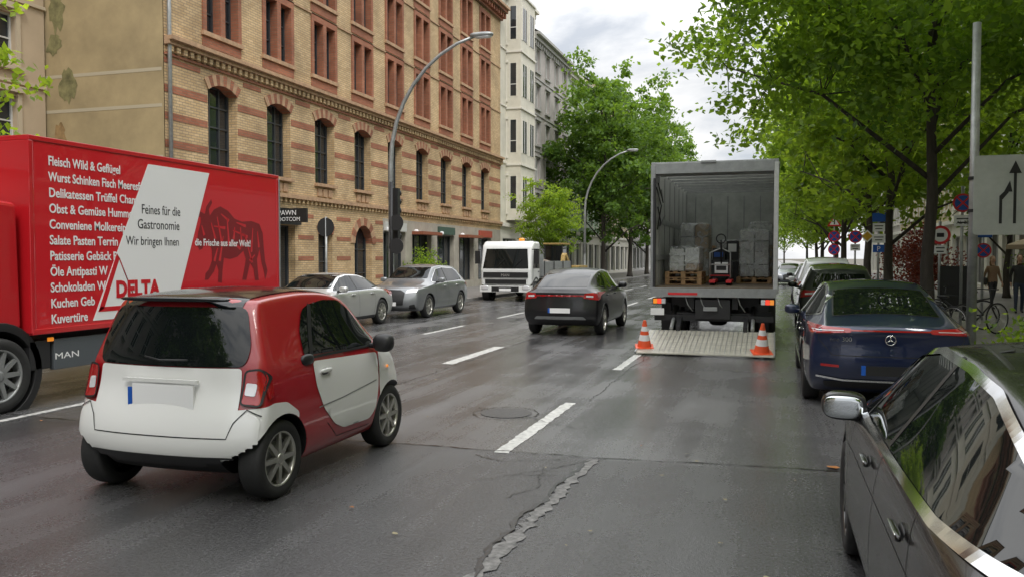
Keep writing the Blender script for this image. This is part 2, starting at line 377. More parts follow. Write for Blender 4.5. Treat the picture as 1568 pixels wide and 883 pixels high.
def generic(name,loc,rz,S,mat,W2=None,kind='sed',rear=True,front=True,rim=RIMS,plate=WHITE,level=2,lit=False,chrome=True,ns=10,mirrors=True):
    S=dict(S); e=empty(name,loc,rz); dy=S.get('dy',0)
    o,bvh,ra=body(S,'body',e,mat,level); wheels(S,e,rim,ns); mb=MB()
    hol=[(wy,S['wr'],ra) for wy in S['wy']]
    if kind=='sed':
        sw=S.get('sw',[(.92,1.03),(1.35,1.24),(1.9,1.355),(2.6,1.375),(2.98,1.32),(3.66,.985),(3.3,.965),(1.6,.985)])
        rwin=S.get('rwin',[(-.56,.82),(.56,.82),(.50,1.42),(-.50,1.42)]); wsh=[(-.66,1.05),(.66,1.05),(.52,1.37),(-.52,1.37)]
        decal(bvh,rwin,'t',CGL,mb); bp=2.25+dy
        dl=[(1.38+dy,.97),(1.30+dy,.75),(1.42+dy,.32)]; d2=[(bp,.95),(bp,.30)]; d3=[(3.38+dy,.93),(3.36+dy,.30)]
    else:
        sw=S.get('sw',[(.62,1.08),(.75,1.36),(1.0,1.46),(1.9,1.50),(2.42,1.45),(3.08,1.07),(2.8,1.04),(1.4,1.05)])
        rwin=S.get('rwin',[(-.60,1.1),(.60,1.1),(.53,1.43),(-.53,1.43)]); wsh=[(-.66,1.17),(.66,1.17),(.55,1.50),(-.55,1.50)]
        decal(bvh,rwin,'r',CGL,mb); bp=1.95
        dl=[(1.15,1.02),(1.05,.8),(1.2,.36)]; d2=[(bp,1.02),(bp,.32)]; d3=[(2.98,1.0),(2.96,.32)]
    decal(bvh,sw,'x',CGL,mb); decal(bvh,wsh,'f',CGL,mb)
    if chrome: ribbon(bvh,rnd(sw,.03),'x',.016,CHROME,mb,.006,closed=True)
    ribbon(bvh,[(bp,1.0),(bp-.03,1.5)],'x',.05,BLK,mb,.006)
    for s in (dl,d2,d3): ribbon(bvh,s,'x',.008,BLK,mb,.0015)
    L=S['L']
    decal(bvh,[(S['wy'][0]+ra,.19+.02),(S['wy'][1]-ra,.21),(S['wy'][1]-ra,.29),(S['wy'][0]+ra,.29)],'x',BLK,mb,.003,r=0)
    for sy in (bp-.75,bp+.3):
        for sg in (-1,1):
            p=proj(bvh,(sy,.86 if kind=='sed' else .93),'x+' if sg>0 else 'x-',.022); mb.sell(p,(.014,.11,.016),CHROME if chrome else mat)
            p=proj(bvh,(sy,.855 if kind=='sed' else .925),'x+' if sg>0 else 'x-',-.004); mb.sell(p,(.008,.07,.03),BLK,.8)
    my=S.get('my',3.22 if kind=='sed' else 2.75)
    if mirrors:
      for sg in (-1,1):
        mb.sell((sg*(max(p[1] for p in S['plan'])+.06),my,1.02 if kind=='sed' else 1.12),(.115,.07,.075),mat,.7)
        mb.sell((sg*(max(p[1] for p in S['plan'])-.05),my+.02,.97 if kind=='sed' else 1.06),(.06,.04,.03),BLK)
    return e,bvh,mb,hol
def rear_std(bvh,mb,mat,z=.9,zp=.62,bar=False,plate=WHITE,W=.9,lit=REDL,bumper=True):
    for sg in (-1,1):
        decal(bvh,[(sg*(W-.36),z-.05),(sg*(W-.03),z-.09),(sg*(W-.04),z+.09),(sg*(W-.34),z+.06)],'r',lit,mb,.008,.04)
        decal(bvh,[(sg*(W-.30),z-.02),(sg*(W-.14),z-.03),(sg*(W-.14),z+.01),(sg*(W-.30),z+.02)],'r',WL,mb,.011,.04,r=.01)
        decal(bvh,[(.17,z-.06),(.32,z-.02),(.30,z+.06),(.17,z+.07)],'x+' if sg>0 else 'x-',lit,mb,.008,.04)
    if bar: decal(bvh,[(-W+.36,z-.01),(W-.36,z-.01),(W-.36,z+.025),(-W+.36,z+.025)],'r',lit,mb,.008,.06,r=0)
    ribbon(bvh,[(-W+.25,z+.15),(-W+.22,z-.1),(-W+.3,z-.33),(W-.3,z-.33),(W-.22,z-.1),(W-.25,z+.15)],'r',.008,BLK,mb)
    if bumper: decal(bvh,[(-W+.1,.25),(W-.1,.25),(W-.16,.40),(-W+.16,.40)],'r',BLK,mb,.006,.06)
    p=proj(bvh,(0,zp),'r',.0); y=p.y-.03
    mb.box(-.26,.26,y,y+.015,zp-.055,zp+.055,plate); mb.box(-.26,-.215,y-.002,y,zp-.055,zp+.055,BLUE)
def front_std(bvh,mb,mat,z=.7,W=.88,grille=(.42,.34,.72),plate=WHITE):
    for sg in (-1,1):
        decal(bvh,[(sg*(W-.38),z-.04),(sg*(W-.06),z+.0),(sg*(W-.06),z+.11),(sg*(W-.36),z+.06)],'f',WL,mb,.008,.04)
        decal(bvh,[(sg*(W-.3),.30),(sg*(W-.1),.30),(sg*(W-.1),.45),(sg*(W-.25),.42)],'f',BLK,mb,.006,.05)
    g,z0,z1=grille; decal(bvh,[(-g,z0),(g,z0),(g+.04,z1-.08),(g-.1,z1),(-g+.1,z1),(-g-.04,z1-.08)],'f',BLK,mb,.006,.05)
    p=proj(bvh,(0,.45),'f',.02); mb.box(-.26,.26,p.y,p.y+.02,.40,.51,plate)
# ---- two-seater city car
def city_car():
    red=paint('red_car_paint',(.34,.006,.012)); wh=paint('white_car_paint',(.74,.74,.72)); pano=M('panorama_roof',(.010,.012,.014),.12,coat=.2)
    S=dict(L=2.70,zb=.2,top=[(0,1.47),(.25,1.50),(.6,1.54),(1.0,1.56),(1.4,1.545),(1.72,1.48),(2.2,1.10),(2.32,1.03),(2.55,.95),(2.7,.86)],
     belt=[(0,.98),(1.2,.98),(2.2,.93),(2.7,.74)],plan=[(0,.81),(.4,.835),(2.3,.83),(2.7,.77)],rw=[(0,.61),(.5,.625),(1,.63),(1.8,.62),(2.3,.66),(2.7,.6)],
     rp=[.10,.02,0,.05,.12,.13,.14,.19,.25,.29],fp=[.1,.03,0,0,.04,.08,.1,.12,.14,.15],wy=(.42,2.27),wr=.295,gap=.045,cr=.13,cf=.22,crown=.045,
     bs=[0,.03,.09,.16,.24,.32,.4,.48,.56,.64,.71,.78,.84,.9,.95,.98,1])
    e=empty('two_seater_city_car',(-4.33,5.02,0))
    o,bvh,ra=body(S,'body',e,red,3); mb=MB(); hol=[(.42,.295,ra),(2.27,.295,ra)]
    wheels(S,e,RIMS,8,.19)
    decal(bvh,[(-.645,1.0),(.645,1.0),(.665,1.14),(.575,1.43),(-.575,1.43),(-.665,1.14)],'r',CGL,mb,.012,.035,r=.07)
    decal(bvh,[(-.62,.44),(.62,.44),(.635,.70),(.625,.992),(-.625,.992),(-.635,.70)],'r',wh,mb,.010,.03,r=.03)
    decal(bvh,[(-.79,.35),(.79,.35),(.80,.64),(.70,.69),(.62,.60),(.58,.50),(-.58,.50),(-.62,.60),(-.70,.69),(-.80,.64)],'r',wh,mb,.014,.025,r=.05)
    decal(bvh,[(-.76,.22),(.76,.22),(.78,.345),(.6,.37),(-.6,.37),(-.78,.345)],'r',BLK,mb,.018,.03,r=.03)
    ribbon(bvh,[(-.80,.655),(-.70,.70),(-.62,.61),(-.58,.50),(.58,.50),(.62,.61),(.70,.70),(.80,.655)],'r',.008,BLK,mb,.0155)
    decal(bvh,[(.04,.33),(.04,.65),(.12,.695),(.30,.735),(.46,.72),(.62,.62),(.60,.5),(.3,.3)],'x',wh,mb,.010,.03,hol,r=.03)
    for sg in (-1,1):
        L5=[(sg*.645,.735),(sg*.785,.72),(sg*.795,.93),(sg*.76,.985),(sg*.655,.975)]
        decal(bvh,L5,'r',REDL,mb,.022,.03,r=.03)
        decal(bvh,[(sg*.665,.80),(sg*.74,.79),(sg*.745,.88),(sg*.67,.89)],'r',WL,mb,.027,.03,r=.015)
        ribbon(bvh,rnd(L5,.03),'r',.014,BLK,mb,.023,closed=True)
        decal(bvh,[(.245,.76),(.31,.79),(.30,.93),(.245,.965)],'x+' if sg>0 else 'x-',REDL,mb,.012,.03,r=.02)
        decal(bvh,[(sg*.60,.29),(sg*.70,.29),(sg*.70,.33),(sg*.60,.33)],'r',REDL,mb,.022,.03,r=.01)
    y=proj(bvh,(0,.8),'r',0).y-.035
    mb.box(-.24,.30,y,y+.02,.68,.87,WHITE); mb.box(-.285,-.245,y+.003,y+.02,.70,.84,BLUE)
    mb.box(-.33,.33,y+.002,y+.03,.885,.91,wh); mb.box(-.30,.30,y+.0,y+.03,.515,.53,BLK)
    mb.tube([(-.12,y+.0,1.075),(.0,y+.01,1.05),(.24,y+.02,1.055)],.007,BLK)
    mb.sell((0,.25,1.49),(.50,.05,.02),pano,.7,20)
    decal(bvh,[(.885,.975),(.90,.78),(1.0,.58),(1.18,.42),(1.35,.355),(1.83,.345),(1.93,.42),(1.99,.62),(2.02,.93)],'x',wh,mb,.006,.05,r=.05)
    decal(bvh,[(2.04,.33),(2.01,.62),(2.045,.93),(2.3,.90),(2.55,.80),(2.62,.6),(2.6,.26),(2.3,.2)],'x',wh,mb,.006,.04,hol,r=.02)
    decal(bvh,[(-.66,2.28),(.66,2.28),(.64,2.56),(-.64,2.56)],'t',wh,mb,.006,.06,r=.1)
    decal(bvh,[(-.74,.3),(.74,.3),(.72,.8),(-.72,.8)],'f',wh,mb,.006,.06,r=.1)
    sw=[(.78,1.03),(.81,1.22),(.92,1.38),(1.04,1.42),(1.3,1.445),(1.56,1.43),(1.74,1.335),(2.06,1.04),(1.95,.995)]
    decal(bvh,sw,'x',CGL,mb,.008,.04,r=.05)
    ribbon(bvh,[(.875,1.0),(.95,1.2),(1.05,1.42)],'x',.05,BLK,mb,.012)
    ribbon(bvh,[(.78,1.005),(2.03,.995)],'x',.02,BLK,mb,.012)
    decal(bvh,[(-.62,1.12),(.62,1.12),(.55,1.42),(-.55,1.42)],'f',CGL,mb,.008,.06)
    decal(bvh,[(-.54,.29),(.54,.29),(.53,1.62),(-.53,1.62)],'t',pano,mb,.008,.08,r=.08)
    ribbon(bvh,[(.92,.60),(1.3,.62),(1.95,.68)],'x',.01,GREY,mb,.008)
    for sg in (-1,1):
        a='x+' if sg>0 else 'x-'
        mb.sell(proj(bvh,(1.05,.88),a,.022),(.014,.085,.018),wh); mb.sell(proj(bvh,(1.05,.872),a,.004),(.008,.06,.03),BLK,.8)
        mb.sell((sg*.93,1.90,1.03),(.10,.07,.085),BLK,.75); mb.sell((sg*.85,1.92,1.0),(.08,.03,.025),BLK)
        mb.sell(proj(bvh,(.82,.995),a,.0),(.03,.09,.045),BLK,.8)
        p=proj(bvh,(2.18,.78),a,.012); mb.disc(p,.014,'x',ORL,.01,12,sg)
        decal(bvh,[(sg*.5,.62),(sg*.72,.62),(sg*.72,.8),(sg*.5,.8)],'f',WL,mb,.01,.05)
    ribbon(bvh,[(1.06,.45),(1.25,.30),(1.85,.29)],'x',.006,BLK,mb,.003)
    mb.obj('trim_and_panels',e)
    return e
city_car()
# ---- near black sedan at right
blackp=paint('black_car_paint',(.008,.007,.007),0,.25,.03,.35)
S=dict(SED,L=5.3,dy=.5,top=[(0,.96),(.4,1.02),(.9,1.08),(1.75,1.36),(2.4,1.44),(3.0,1.455),(3.5,1.40),(4.25,1.03),(4.45,.99),(5.0,.86),(5.3,.72)],belt=[(0,.86),(1,.95),(3,.94),(4.3,.90),(5.0,.76),(5.3,.58)],
 plan=[(0,.84),(.6,.91),(1.5,.935),(4.1,.935),(4.9,.89),(5.3,.82)],rw=[(0,.66),(.8,.66),(1.7,.57),(3.2,.57),(4.3,.68),(5.3,.6)],wy=(1.45,4.35),wr=.345,
 sw=[(.95,1.03),(1.5,1.20),(2.1,1.33),(2.5,1.365),(3.1,1.375),(3.52,1.32),(4.22,.985),(3.8,.965),(1.7,.985)],rwin=[(-.56,.95),(.56,.95),(.50,1.6),(-.50,1.6)])
e,bvh,mb,hol=generic('parked_sedan',(1.335,1.12,0),0,S,blackp,level=3,rim=RIMD,mirrors=False,chrome=False)
ribbon(bvh,rnd(S['sw'],.03),'x',.030,CHROME,mb,.010,closed=True)
ribbon(bvh,[(.1,.74),(1.8,.78),(3.7,.76),(4.8,.70)],'x',.005,BLK,mb,.001)
ribbon(bvh,[(3.62,.97),(3.52,1.32)],'x',.03,BLK,mb,.008)
for sy in (2.0,3.05):
    for a in ('x+','x-'): mb.sell(proj(bvh,(sy,.868),a,.034),(.004,.10,.005),CHROME)
mir=MB()
rot=Matrix.Rotation(R(-8),3,'Z')
mir.sell((-.955,3.86,.985),(.12,.085,.078),blackp,.75,24,14,rot)
mir.sell((-.965,3.775,.985),(.102,.012,.061),M('mirror_glass',(.6,.63,.65),.02,1),.6,24,14,rot)
mir.sell((-.957,3.784,.985),(.114,.012,.072),BLK,.65,24,14,rot)
mir.tube([(-.92,3.86,.93),(-.85,3.92,.92)],[.03,.045],blackp,10)
mir.obj('door_mirror',e)
front_std(bvh,mb,blackp); mb.obj('trim',e)
# ---- dark blue fastback
bluep=paint('midnight_blue_paint',(.008,.016,.055),.3,.3,.01)
S=dict(SED,L=4.95,top=[(0,1.01),(.2,1.06),(.75,1.18),(1.5,1.41),(2.2,1.50),(2.8,1.50),(3.3,1.41),(4.2,1.04),(4.6,.90),(4.95,.7)],belt=[(0,.90),(1,.99),(2.5,.97),(4.0,.93),(4.6,.8),(4.95,.6)],
 plan=[(0,.86),(.6,.935),(1.5,.955),(3.6,.955),(4.4,.9),(4.95,.82)],rw=[(0,.70),(.7,.68),(1.5,.60),(2.7,.59),(4.1,.68),(4.95,.6)],
 rp=[.20,.10,.03,0,.03,.02,.0,.0,.02,.03],wy=(1.0,4.1),wr=.36,sw=[(.75,1.10),(1.25,1.29),(1.9,1.41),(2.6,1.43),(3.2,1.36),(3.98,1.03),(3.6,1.0),(1.6,1.03)],rwin=[(-.60,.50),(.60,.50),(.54,1.55),(-.54,1.55)])
e,bvh,mb,hol=generic('parked_fastback_car',(1.29,10.45,0),0,S,bluep,level=3,rim=RIMD)
for sg in (-1,1):
    decal(bvh,[(sg*.42,.935),(sg*.86,.91),(sg*.88,1.0),(sg*.42,.98)],'r',REDL,mb,.008,.04,r=.02)
    ribbon(bvh,[(sg*.5,.955),(sg*.84,.945)],'r',.006,WL,mb,.012)
    decal(bvh,[(.17,.93),(.36,.95),(.34,.99),(.17,1.0)],'x+' if sg>0 else 'x-',REDL,mb,.008,.04)
    decal(bvh,[(sg*.55,.52),(sg*.75,.53),(sg*.75,.56),(sg*.55,.55)],'r',REDL,mb,.008,.04,r=.005)
ribbon(bvh,[(-.42,.958),(.42,.958)],'r',.016,REDL,mb,.008)
ribbon(bvh,[(-.74,1.02),(-.78,.85),(-.62,.66),(.62,.66),(.78,.85),(.74,1.02)],'r',.009,BLK,mb)
ribbon(bvh,[(-.80,.41),(-.5,.37),(.5,.37),(.80,.41)],'r',.022,CHROME,mb,.012)
decal(bvh,[(-.7,.27),(.7,.27),(.72,.35),(-.72,.35)],'r',BLK,mb,.008,.06)
y=proj(bvh,(0,.46),'r',0).y-.03
mb.box(-.26,.27,y,y+.02,.44,.55,BLK); mb.box(-.31,-.262,y,y+.02,.44,.55,BLUE)
y=proj(bvh,(0,.87),'r',0).y-.012
mb.torus((0,y,.855),.055,.006,'y',CHROME); 
for t in (90,210,330): mb.tube([(0,y-.002,.855),(.053*math.cos(R(t)),y-.002,.855+.053*math.sin(R(t)))],[.010,.003],CHROME,6)
text(e,'eoe 300',(-.66,y+.005,.83),.075,CHROME,(R(90),0,0),ext=.003)
ribbon(bvh,rnd(S['rwin'],.05),'t',.02,BLK,mb,.005,closed=True)
mb.obj('trim',e)
# ---- moving black suv coupe
S=dict(SUV,L=4.57,zb=.24,top=[(0,1.05),(.12,1.10),(.9,1.42),(1.5,1.54),(2.2,1.57),(2.7,1.52),(3.4,1.12),(3.6,1.06),(4.3,.96),(4.57,.85)],rp=[.16,.06,0,.02,.05,.05,.05,.08,.1,.12],
 rwin=[(-.60,1.13),(.60,1.13),(.53,1.42),(-.53,1.42)],sw=[(.7,1.14),(1.1,1.34),(1.5,1.43),(2.1,1.46),(2.55,1.41),(3.2,1.07),(2.8,1.04),(1.3,1.07)],wy=(.88,3.6))
e,bvh,mb,hol=generic('black_coupe_suv',(-4.70,18.6,0),0,S,paint('gloss_black',(.006,.006,.007),coat=.5),kind='suv',rim=RIMS,chrome=False,ns=5)
rear_std(bvh,mb,None,.93,.60,True,W=.91,lit=REDL)
decal(bvh,[(-.62,.40),(.62,.40),(.55,.47),(-.55,.47)],'r',GREY,mb,.012,.06)
mb.obj('trim',e)
# ---- parked cars far side, facing camera
e,bvh,mb,hol=generic('parked_grey_suv',(-10.85,26.9,0),math.pi,SUV,paint('grey_metallic',(.22,.23,.24),.5),kind='suv',ns=5)
front_std(bvh,mb,None,.80,.88,(.45,.42,.86)); rear_std(bvh,mb,None,.9,.62); mb.obj('trim',e)
e,bvh,mb,hol=generic('parked_silver_sedan',(-11.2,21.8,0),math.pi,dict(SED,L=4.45,wy=(.9,3.55),top=[(a*.927,b*.985) for a,b in SED['top']],sw=[(a*.927,b*.985) for a,b in [(.92,1.03),(1.35,1.24),(1.9,1.355),(2.6,1.375),(2.98,1.32),(3.66,.985),(3.3,.965),(1.6,.985)]]),paint('silver_metallic',(.5,.5,.49),.5))
front_std(bvh,mb,None,.64,.86); rear_std(bvh,mb,None,.85,.6); mb.obj('trim',e)
e,bvh,mb,hol=generic('parked_dark_suv',(1.45,20.3,0),0,dict(SUV,top=[(a,b*1.04) for a,b in SUV['top']]),paint('dark_green_paint',(.015,.02,.018)),kind='suv'); rear_std(bvh,mb,None,.98,.7); mb.obj('trim',e)
e,bvh,mb,hol=generic('parked_white_suv',(1.55,26.6,0),0,dict(SUV,top=[(a,b*1.14) for a,b in SUV['top']]),paint('white_paint2',(.68,.69,.7)),kind='suv'); rear_std(bvh,mb,None,1.0,.7); mb.obj('trim',e)
e,bvh,mb,hol=generic('distant_grey_car',(1.0,62.5,0),math.pi,SED,paint('grey_blue_paint',(.2,.22,.25),.4)); front_std(bvh,mb,None,.66,.88); mb.obj('trim',e)
e,bvh,mb,hol=generic('parked_black_estate',(1.6,34,0),0,SUV,blackp,kind='suv'); rear_std(bvh,mb,None); mb.obj('trim',e)
# ---------------------------------------------------------------- trucks
def red_truck():
    red=paint('red_truck_paint',(.55,.010,.018)); redd=paint('cab_red',(.48,.01,.016)); wh=M('white_film',(.78,.78,.78),.3,coat=.5); skirt=M('skirt_grey',(.08,.09,.1),.5)
    dred=M('dark_red_film',(.20,.006,.01),.35,coat=.5); ink=M('black_film',(.02,.02,.025),.35)
    e=empty('red_delivery_truck',(-8.45,7.8,0))
    b=MB(); b.box(-2.5,0,0,5.22,.92,3.24,red); b.obj('box_body',e,.03)
    t=MB()
    t.box(-2.5,.012,-.01,5.23,3.20,3.262,redd); t.box(-2.5,.010,5.16,5.235,.90,3.2,redd); t.box(-2.5,.010,-.012,.05,.90,3.2,redd); t.box(-2.5,.014,0,5.22,.88,.95,redd)
    t.box(-2.3,-.2,0,5.1,.62,.86,DK)
    t.hexa([(-.12,.35,.42),(-.04,.35,.42),(-.04,4.9,.42),(-.12,4.9,.42),(-.12,.35,.80),(-.04,.35,.80),(-.04,4.9,.80),(-.12,4.9,.80)],skirt)
    t.box(-.6,-.05,.0,.3,.45,.8,DK)
    for y in (.25,2.4,4.6): t.box(-.05,-.03,y,y+.09,.78,.83,ORL)
    t.box(-2.4,-.1,5.0,5.2,.35,.5,DK)
    t.box(-2.5,.02,5.22,5.26,.9,3.2,GREY)
    t.obj('frame_and_skirts',e,.008)
    w=MB()
    for sg,x in ((1,-.17),(-1,-2.33)):
        wheel(w,x,-.42,.44,.44,.28,sg,GREY,10); wheel(w,x,3.9,.44,.44,.28,sg,GREY,10)
    w.obj('wheels',e)
    c=MB()
    def f(u,v,d): return (d,u,v)
    prof=[(-.06,.95),(-.10,2.45),(-1.2,2.55),(-1.85,2.3),(-2.15,1.45),(-2.2,.5),(-1.1,.5),(-.95,.95)]
    c.prism(prof,f,-2.42,-.08,redd); 
    c.obj('cab',e,.06,seg=3)
    c2=MB()
    c2.prism([(-1.75,2.1),(-.65,2.15),(-.65,1.55),(-2.0,1.5)],f,-.083,-.07,CGL)
    c2.lathe([(.50,-.3),(.50,.05),(.60,.05),(.60,-.3)],(-.1,-.42,.46),'x',BLK,32)
    c2.obj('cab_trim',e,.01)
    g=MB(); F=lambda u,v,d:(d,u,v)
    band=[(1.98,3.12),(3.32,3.12),(2.48,.99),(.93,.99)]
    g.prism(band,F,.001,.004,wh)
    bull=[(2.98,2.52),(3.03,2.44),(3.10,2.42),(3.10,2.34),(3.04,2.20),(3.00,2.02),(3.06,1.92),(3.13,1.94),(3.20,2.08),(3.30,2.05),(3.36,1.92),(3.36,1.76),(3.28,1.62),(3.20,1.56),(3.18,1.46),(3.26,1.46),(3.40,1.58),(3.47,1.70),(3.52,1.60),(3.50,1.42),(3.60,1.40),(3.62,1.60),(3.66,1.80),(3.82,1.78),(4.02,1.82),(4.18,1.92),(4.24,1.78),(4.20,1.62),(4.14,1.44),(4.25,1.43),(4.30,1.56),(4.36,1.72),(4.46,1.62),(4.50,1.42),(4.61,1.42),(4.58,1.60),(4.56,1.78),(4.64,1.95),(4.70,1.7),(4.76,1.58),(4.80,1.42),(4.87,1.58),(4.80,1.74),(4.76,2.0),(4.74,2.22),(4.64,2.38),(4.42,2.42),(4.15,2.40),(3.95,2.44),(3.78,2.56),(3.58,2.62),(3.42,2.56),(3.32,2.46),(3.30,2.56),(3.38,2.66),(3.36,2.72),(3.24,2.60),(3.20,2.48),(3.14,2.50),(3.08,2.52),(3.02,2.62),(3.0,2.70),(2.93,2.62)]
    g.prism(bull,F,.001,.003,dred)
    for a,bb in (((3.5,2.45),(3.62,2.0)),((3.75,2.45),(3.8,2.0)),((4.1,2.3),(4.15,1.98)),((4.45,2.3),(4.4,1.9)),((3.9,2.25),(4.3,2.15)),((4.58,2.25),(4.62,1.98)),((3.35,2.35),(3.45,2.1)),((3.65,2.15),(3.55,1.75)),((4.0,2.38),(4.25,2.33)),((3.88,2.05),(4.1,1.95)),((3.6,2.5),(3.8,2.4)),((4.3,2.0),(4.42,1.72)),((3.12,2.3),(3.18,2.15)),((3.42,2.3),(3.7,2.28)),((4.5,1.85),(4.35,1.75)),((3.5,1.95),(3.42,1.75)),((4.2,2.2),(4.3,2.05)),((3.95,2.3),(3.92,2.1))):
        d=Vector(bb)-Vector(a); n=Vector((-d.y,d.x)).normalized()*.024
        g.prism([(a[0]-n.x*.3,a[1]-n.y*.3),(bb[0]-n.x,bb[1]-n.y),(bb[0]+n.x,bb[1]+n.y),(a[0]+n.x*.3,a[1]+n.y*.3)],F,.003,.005,red)
    for P in ([(1.02,1.10),(1.36,1.86),(1.41,1.80),(1.12,1.14)],[(1.36,1.86),(1.41,1.80),(1.72,1.14),(1.76,1.10)],[(1.02,1.10),(1.06,1.16),(1.76,1.16),(1.76,1.10)]):
        g.prism(P,F,.004,.007,red)
    g.obj('side_graphics',e)
    lines=['Fleisch Wild & Geflügel','Wurst Schinken Fisch Meeresfr','Delikatessen Trüffel Champ','Obst & Gemüse Hummer','Conveniene Molkereip','Salate Pasten Terrin','Patisserie Gebäck B','Öle Antipasti W','Schokoladen W','Kuchen Geb','Kuvertüre']
    for i,s in enumerate(lines):
        text(e,s,(.004,.27,2.93-i*.193),.16,wh,sx=.86 if i>1 else .78,bold=.003)
    text(e,'Feines für die',(.006,1.83,2.42),.19,ink,sx=.78); text(e,'Gastronomie',(.006,1.75,2.21),.19,ink,sx=.85); text(e,'Wir bringen Ihnen',(.006,1.53,1.98),.175,ink,sx=.82)
    text(e,'die Frische aus aller Welt!',(.006,2.95,1.99),.15,wh,sx=.90,bold=.002)
    text(e,'DELTA',(.008,1.33,1.28),.30,red,sx=.92,bold=.014)
    text(e,'MAN',(-.038,.35,.55),.11,WHITE,sx=1.6)
red_truck()
def box_truck():
    e=empty('box_truck',(-1.2,17.6,0))
    PAN=M('box_panel',(.42,.43,.42),.5,var=.15,vs=2); INT=M('interior_panel',(.42,.44,.42),.5,var=.2,vs=3); FLR=M('ply_floor',(.12,.09,.06),.6,var=.3,vs=5)
    ROOF=M('grp_roof',(.55,.56,.54),.6)
    t=ROOF.node_tree; tl=t.nodes.new('ShaderNodeBsdfTranslucent'); tl.inputs[0].default_value=(.75,.76,.72,1); ms=t.nodes.new('ShaderNodeMixShader'); ms.inputs[0].default_value=.45
    t.links.new(t.nodes['Principled BSDF'].outputs[0],ms.inputs[1]); t.links.new(tl.outputs[0],ms.inputs[2]); t.links.new(ms.outputs[0],t.nodes['Material Output'].inputs[0])
    b=MB(); W=1.27; L=7.2; z0=1.2; z1=3.76
    b.box(-W,-W+.04,.06,L,z0,z1-.08,PAN); b.box(W-.04,W,.06,L,z0,z1-.08,PAN); b.box(-W+.04,W-.04,L-.05,L,z0,z1-.08,INT)
    b.box(-W+.04,W-.04,.02,L-.05,z0-.10,z0,FLR)
    b.poly([(-W+.01,.1,z1-.05),(W-.01,.1,z1-.05),(W-.01,L,z1-.05),(-W+.01,L,z1-.05)],ROOF)
    b.obj('box_shell',e)
    f=MB()
    f.box(-W-.005,-W+.09,0,.10,z0-.12,z1-.04,GREY); f.box(W-.09,W+.005,0,.10,z0-.12,z1-.04,ALU)
    f.box(-W+.09,W-.09,-.01,.16,z1-.22,z1,GREY); f.box(-W,W,0,.1,z1-.04,z1+.02,GREY); f.box(-W+.09,W-.09,.16,.9,z1-.2,z1-.06,GREY)
    f.box(-.25,.05,-.05,.0,z1-.02,z1+.03,GREY); f.box(-W+.05,-W+.1,-.04,.06,z0+.0,z1-.3,DK)
    for s in (-1,1):
        f.box(s*W-.02,s*W+.02,.1,L,z1-.1,z1-.03,ALU); f.box(s*W-.02,s*W+.02,.1,L,z0-.12,z0+.02,ALU)
        for z in (1.75,2.55): f.box(min(s*(W-.04),s*(W-.065)),max(s*(W-.04),s*(W-.065)),.3,L-.1,z,z+.12,GALV)
        for y in np.arange(.9,L,1.0): f.box(min(s*(W-.04),s*(W-.055)),max(s*(W-.04),s*(W-.055)),y,y+.04,z0+.05,z1-.15,GREY)
    for y in np.arange(.9,L,.75): f.box(-W+.05,W-.05,y,y+.04,z1-.12,z1-.06,GREY)
    for x in np.arange(-1.0,1.2,.45): f.box(x,x+.03,L-.07,L-.05,z0+.1,z1-.2,GREY)
    f.box(-W+.05,W-.05,L-.09,L-.07,2.0,2.15,WOOD)
    f.obj('frame',e,.006)
    c=MB()
    c.box(-W+.02,W-.02,-.06,.06,z0-.20,z0-.02,GREY)
    c.box(-.5,-.38,.1,L,.75,1.02,DK); c.box(.38,.5,.1,L,.75,1.02,DK)
    for s in (-1,1):
        c.box(min(s*.95,s*1.22),max(s*.95,s*1.22),-.03,.05,.84,.98,BLK)
        for i,(m,w) in enumerate(((ORL,.09),(REDLIT,.09),(WL,.06))): x=s*(1.205-i*.085); c.box(min(x,x-s*.08),max(x,x-s*.08),-.045,-.03,.86,.96,m)
        c.hexa([(s*.62,-.35,.30),(s*.70,-.35,.30),(s*.70,.7,.62),(s*.62,.7,.62),(s*.62,-.35,.42),(s*.70,-.35,.42),(s*.70,.7,.80),(s*.62,.7,.80)],DK)
        c.tube([(s*.8,-.3,.36),(s*.8,.6,.75)],.04,GALV); c.tube([(s*.8,.1,.53),(s*.8,.6,.75)],.06,DK)
        c.box(min(s*.9,s*1.1),max(s*.9,s*1.1),.5,.58,.2,.85,BLK)
    c.box(-1.15,1.15,.45,.55,.55,.68,DK); c.box(-1.2,1.2,.1,.2,.50,.62,DK)
    c.tube([(-.75,.3,.62),(.75,.3,.62)],.07,DK,12); c.box(-.35,.35,.0,.5,.55,.95,DK); c.box(-.9,.9,.6,.7,.6,1.1,DK)
    c.tube([(-.7,1.9,.5),(.7,1.9,.5)],.12,DK,12); c.sell((0,1.9,.5),(.22,.22,.22),DK)
    for x in (-.55,-.25,.1,.5): c.tube([(x,.02,1.0),(x+.05,-.02,.85),(x+.15,.05,.7)],.012,GREY,6)
    c.box(-.9,-.3,-.065,-.06,1.04,1.09,REDS) ; c.box(-.18,.1,-.07,-.05,.72,.80,GREY)
    c.box(-1.26,-.98,-.05,-.035,.62,.76,WHITE)
    c.obj('chassis_and_lift',e,.006)
    w=MB()
    for s in (-1,1):
        for dx in (0,.30): wheel(w,s*(1.10-dx),1.95,.48,.48,.27,s,GREY,10)
        wheel(w,s*1.08,7.9,.48,.48,.27,s,GREY,10)
        w.box(min(s*.8,s*1.24),max(s*.8,s*1.24),2.45,2.47,.25,1.0,BLK); w.box(min(s*.8,s*1.24),max(s*.8,s*1.24),1.4,2.5,1.0,1.03,BLK)
    w.obj('wheels',e)
    cab=MB(); cab.box(-1.15,1.15,7.5,9.3,.6,2.9,PAN); cab.obj('cab',e,.1)
    cw=MB(); cw.box(-1.0,1.0,9.3,9.31,1.7,2.6,CGL); cw.obj('windscreen',e)
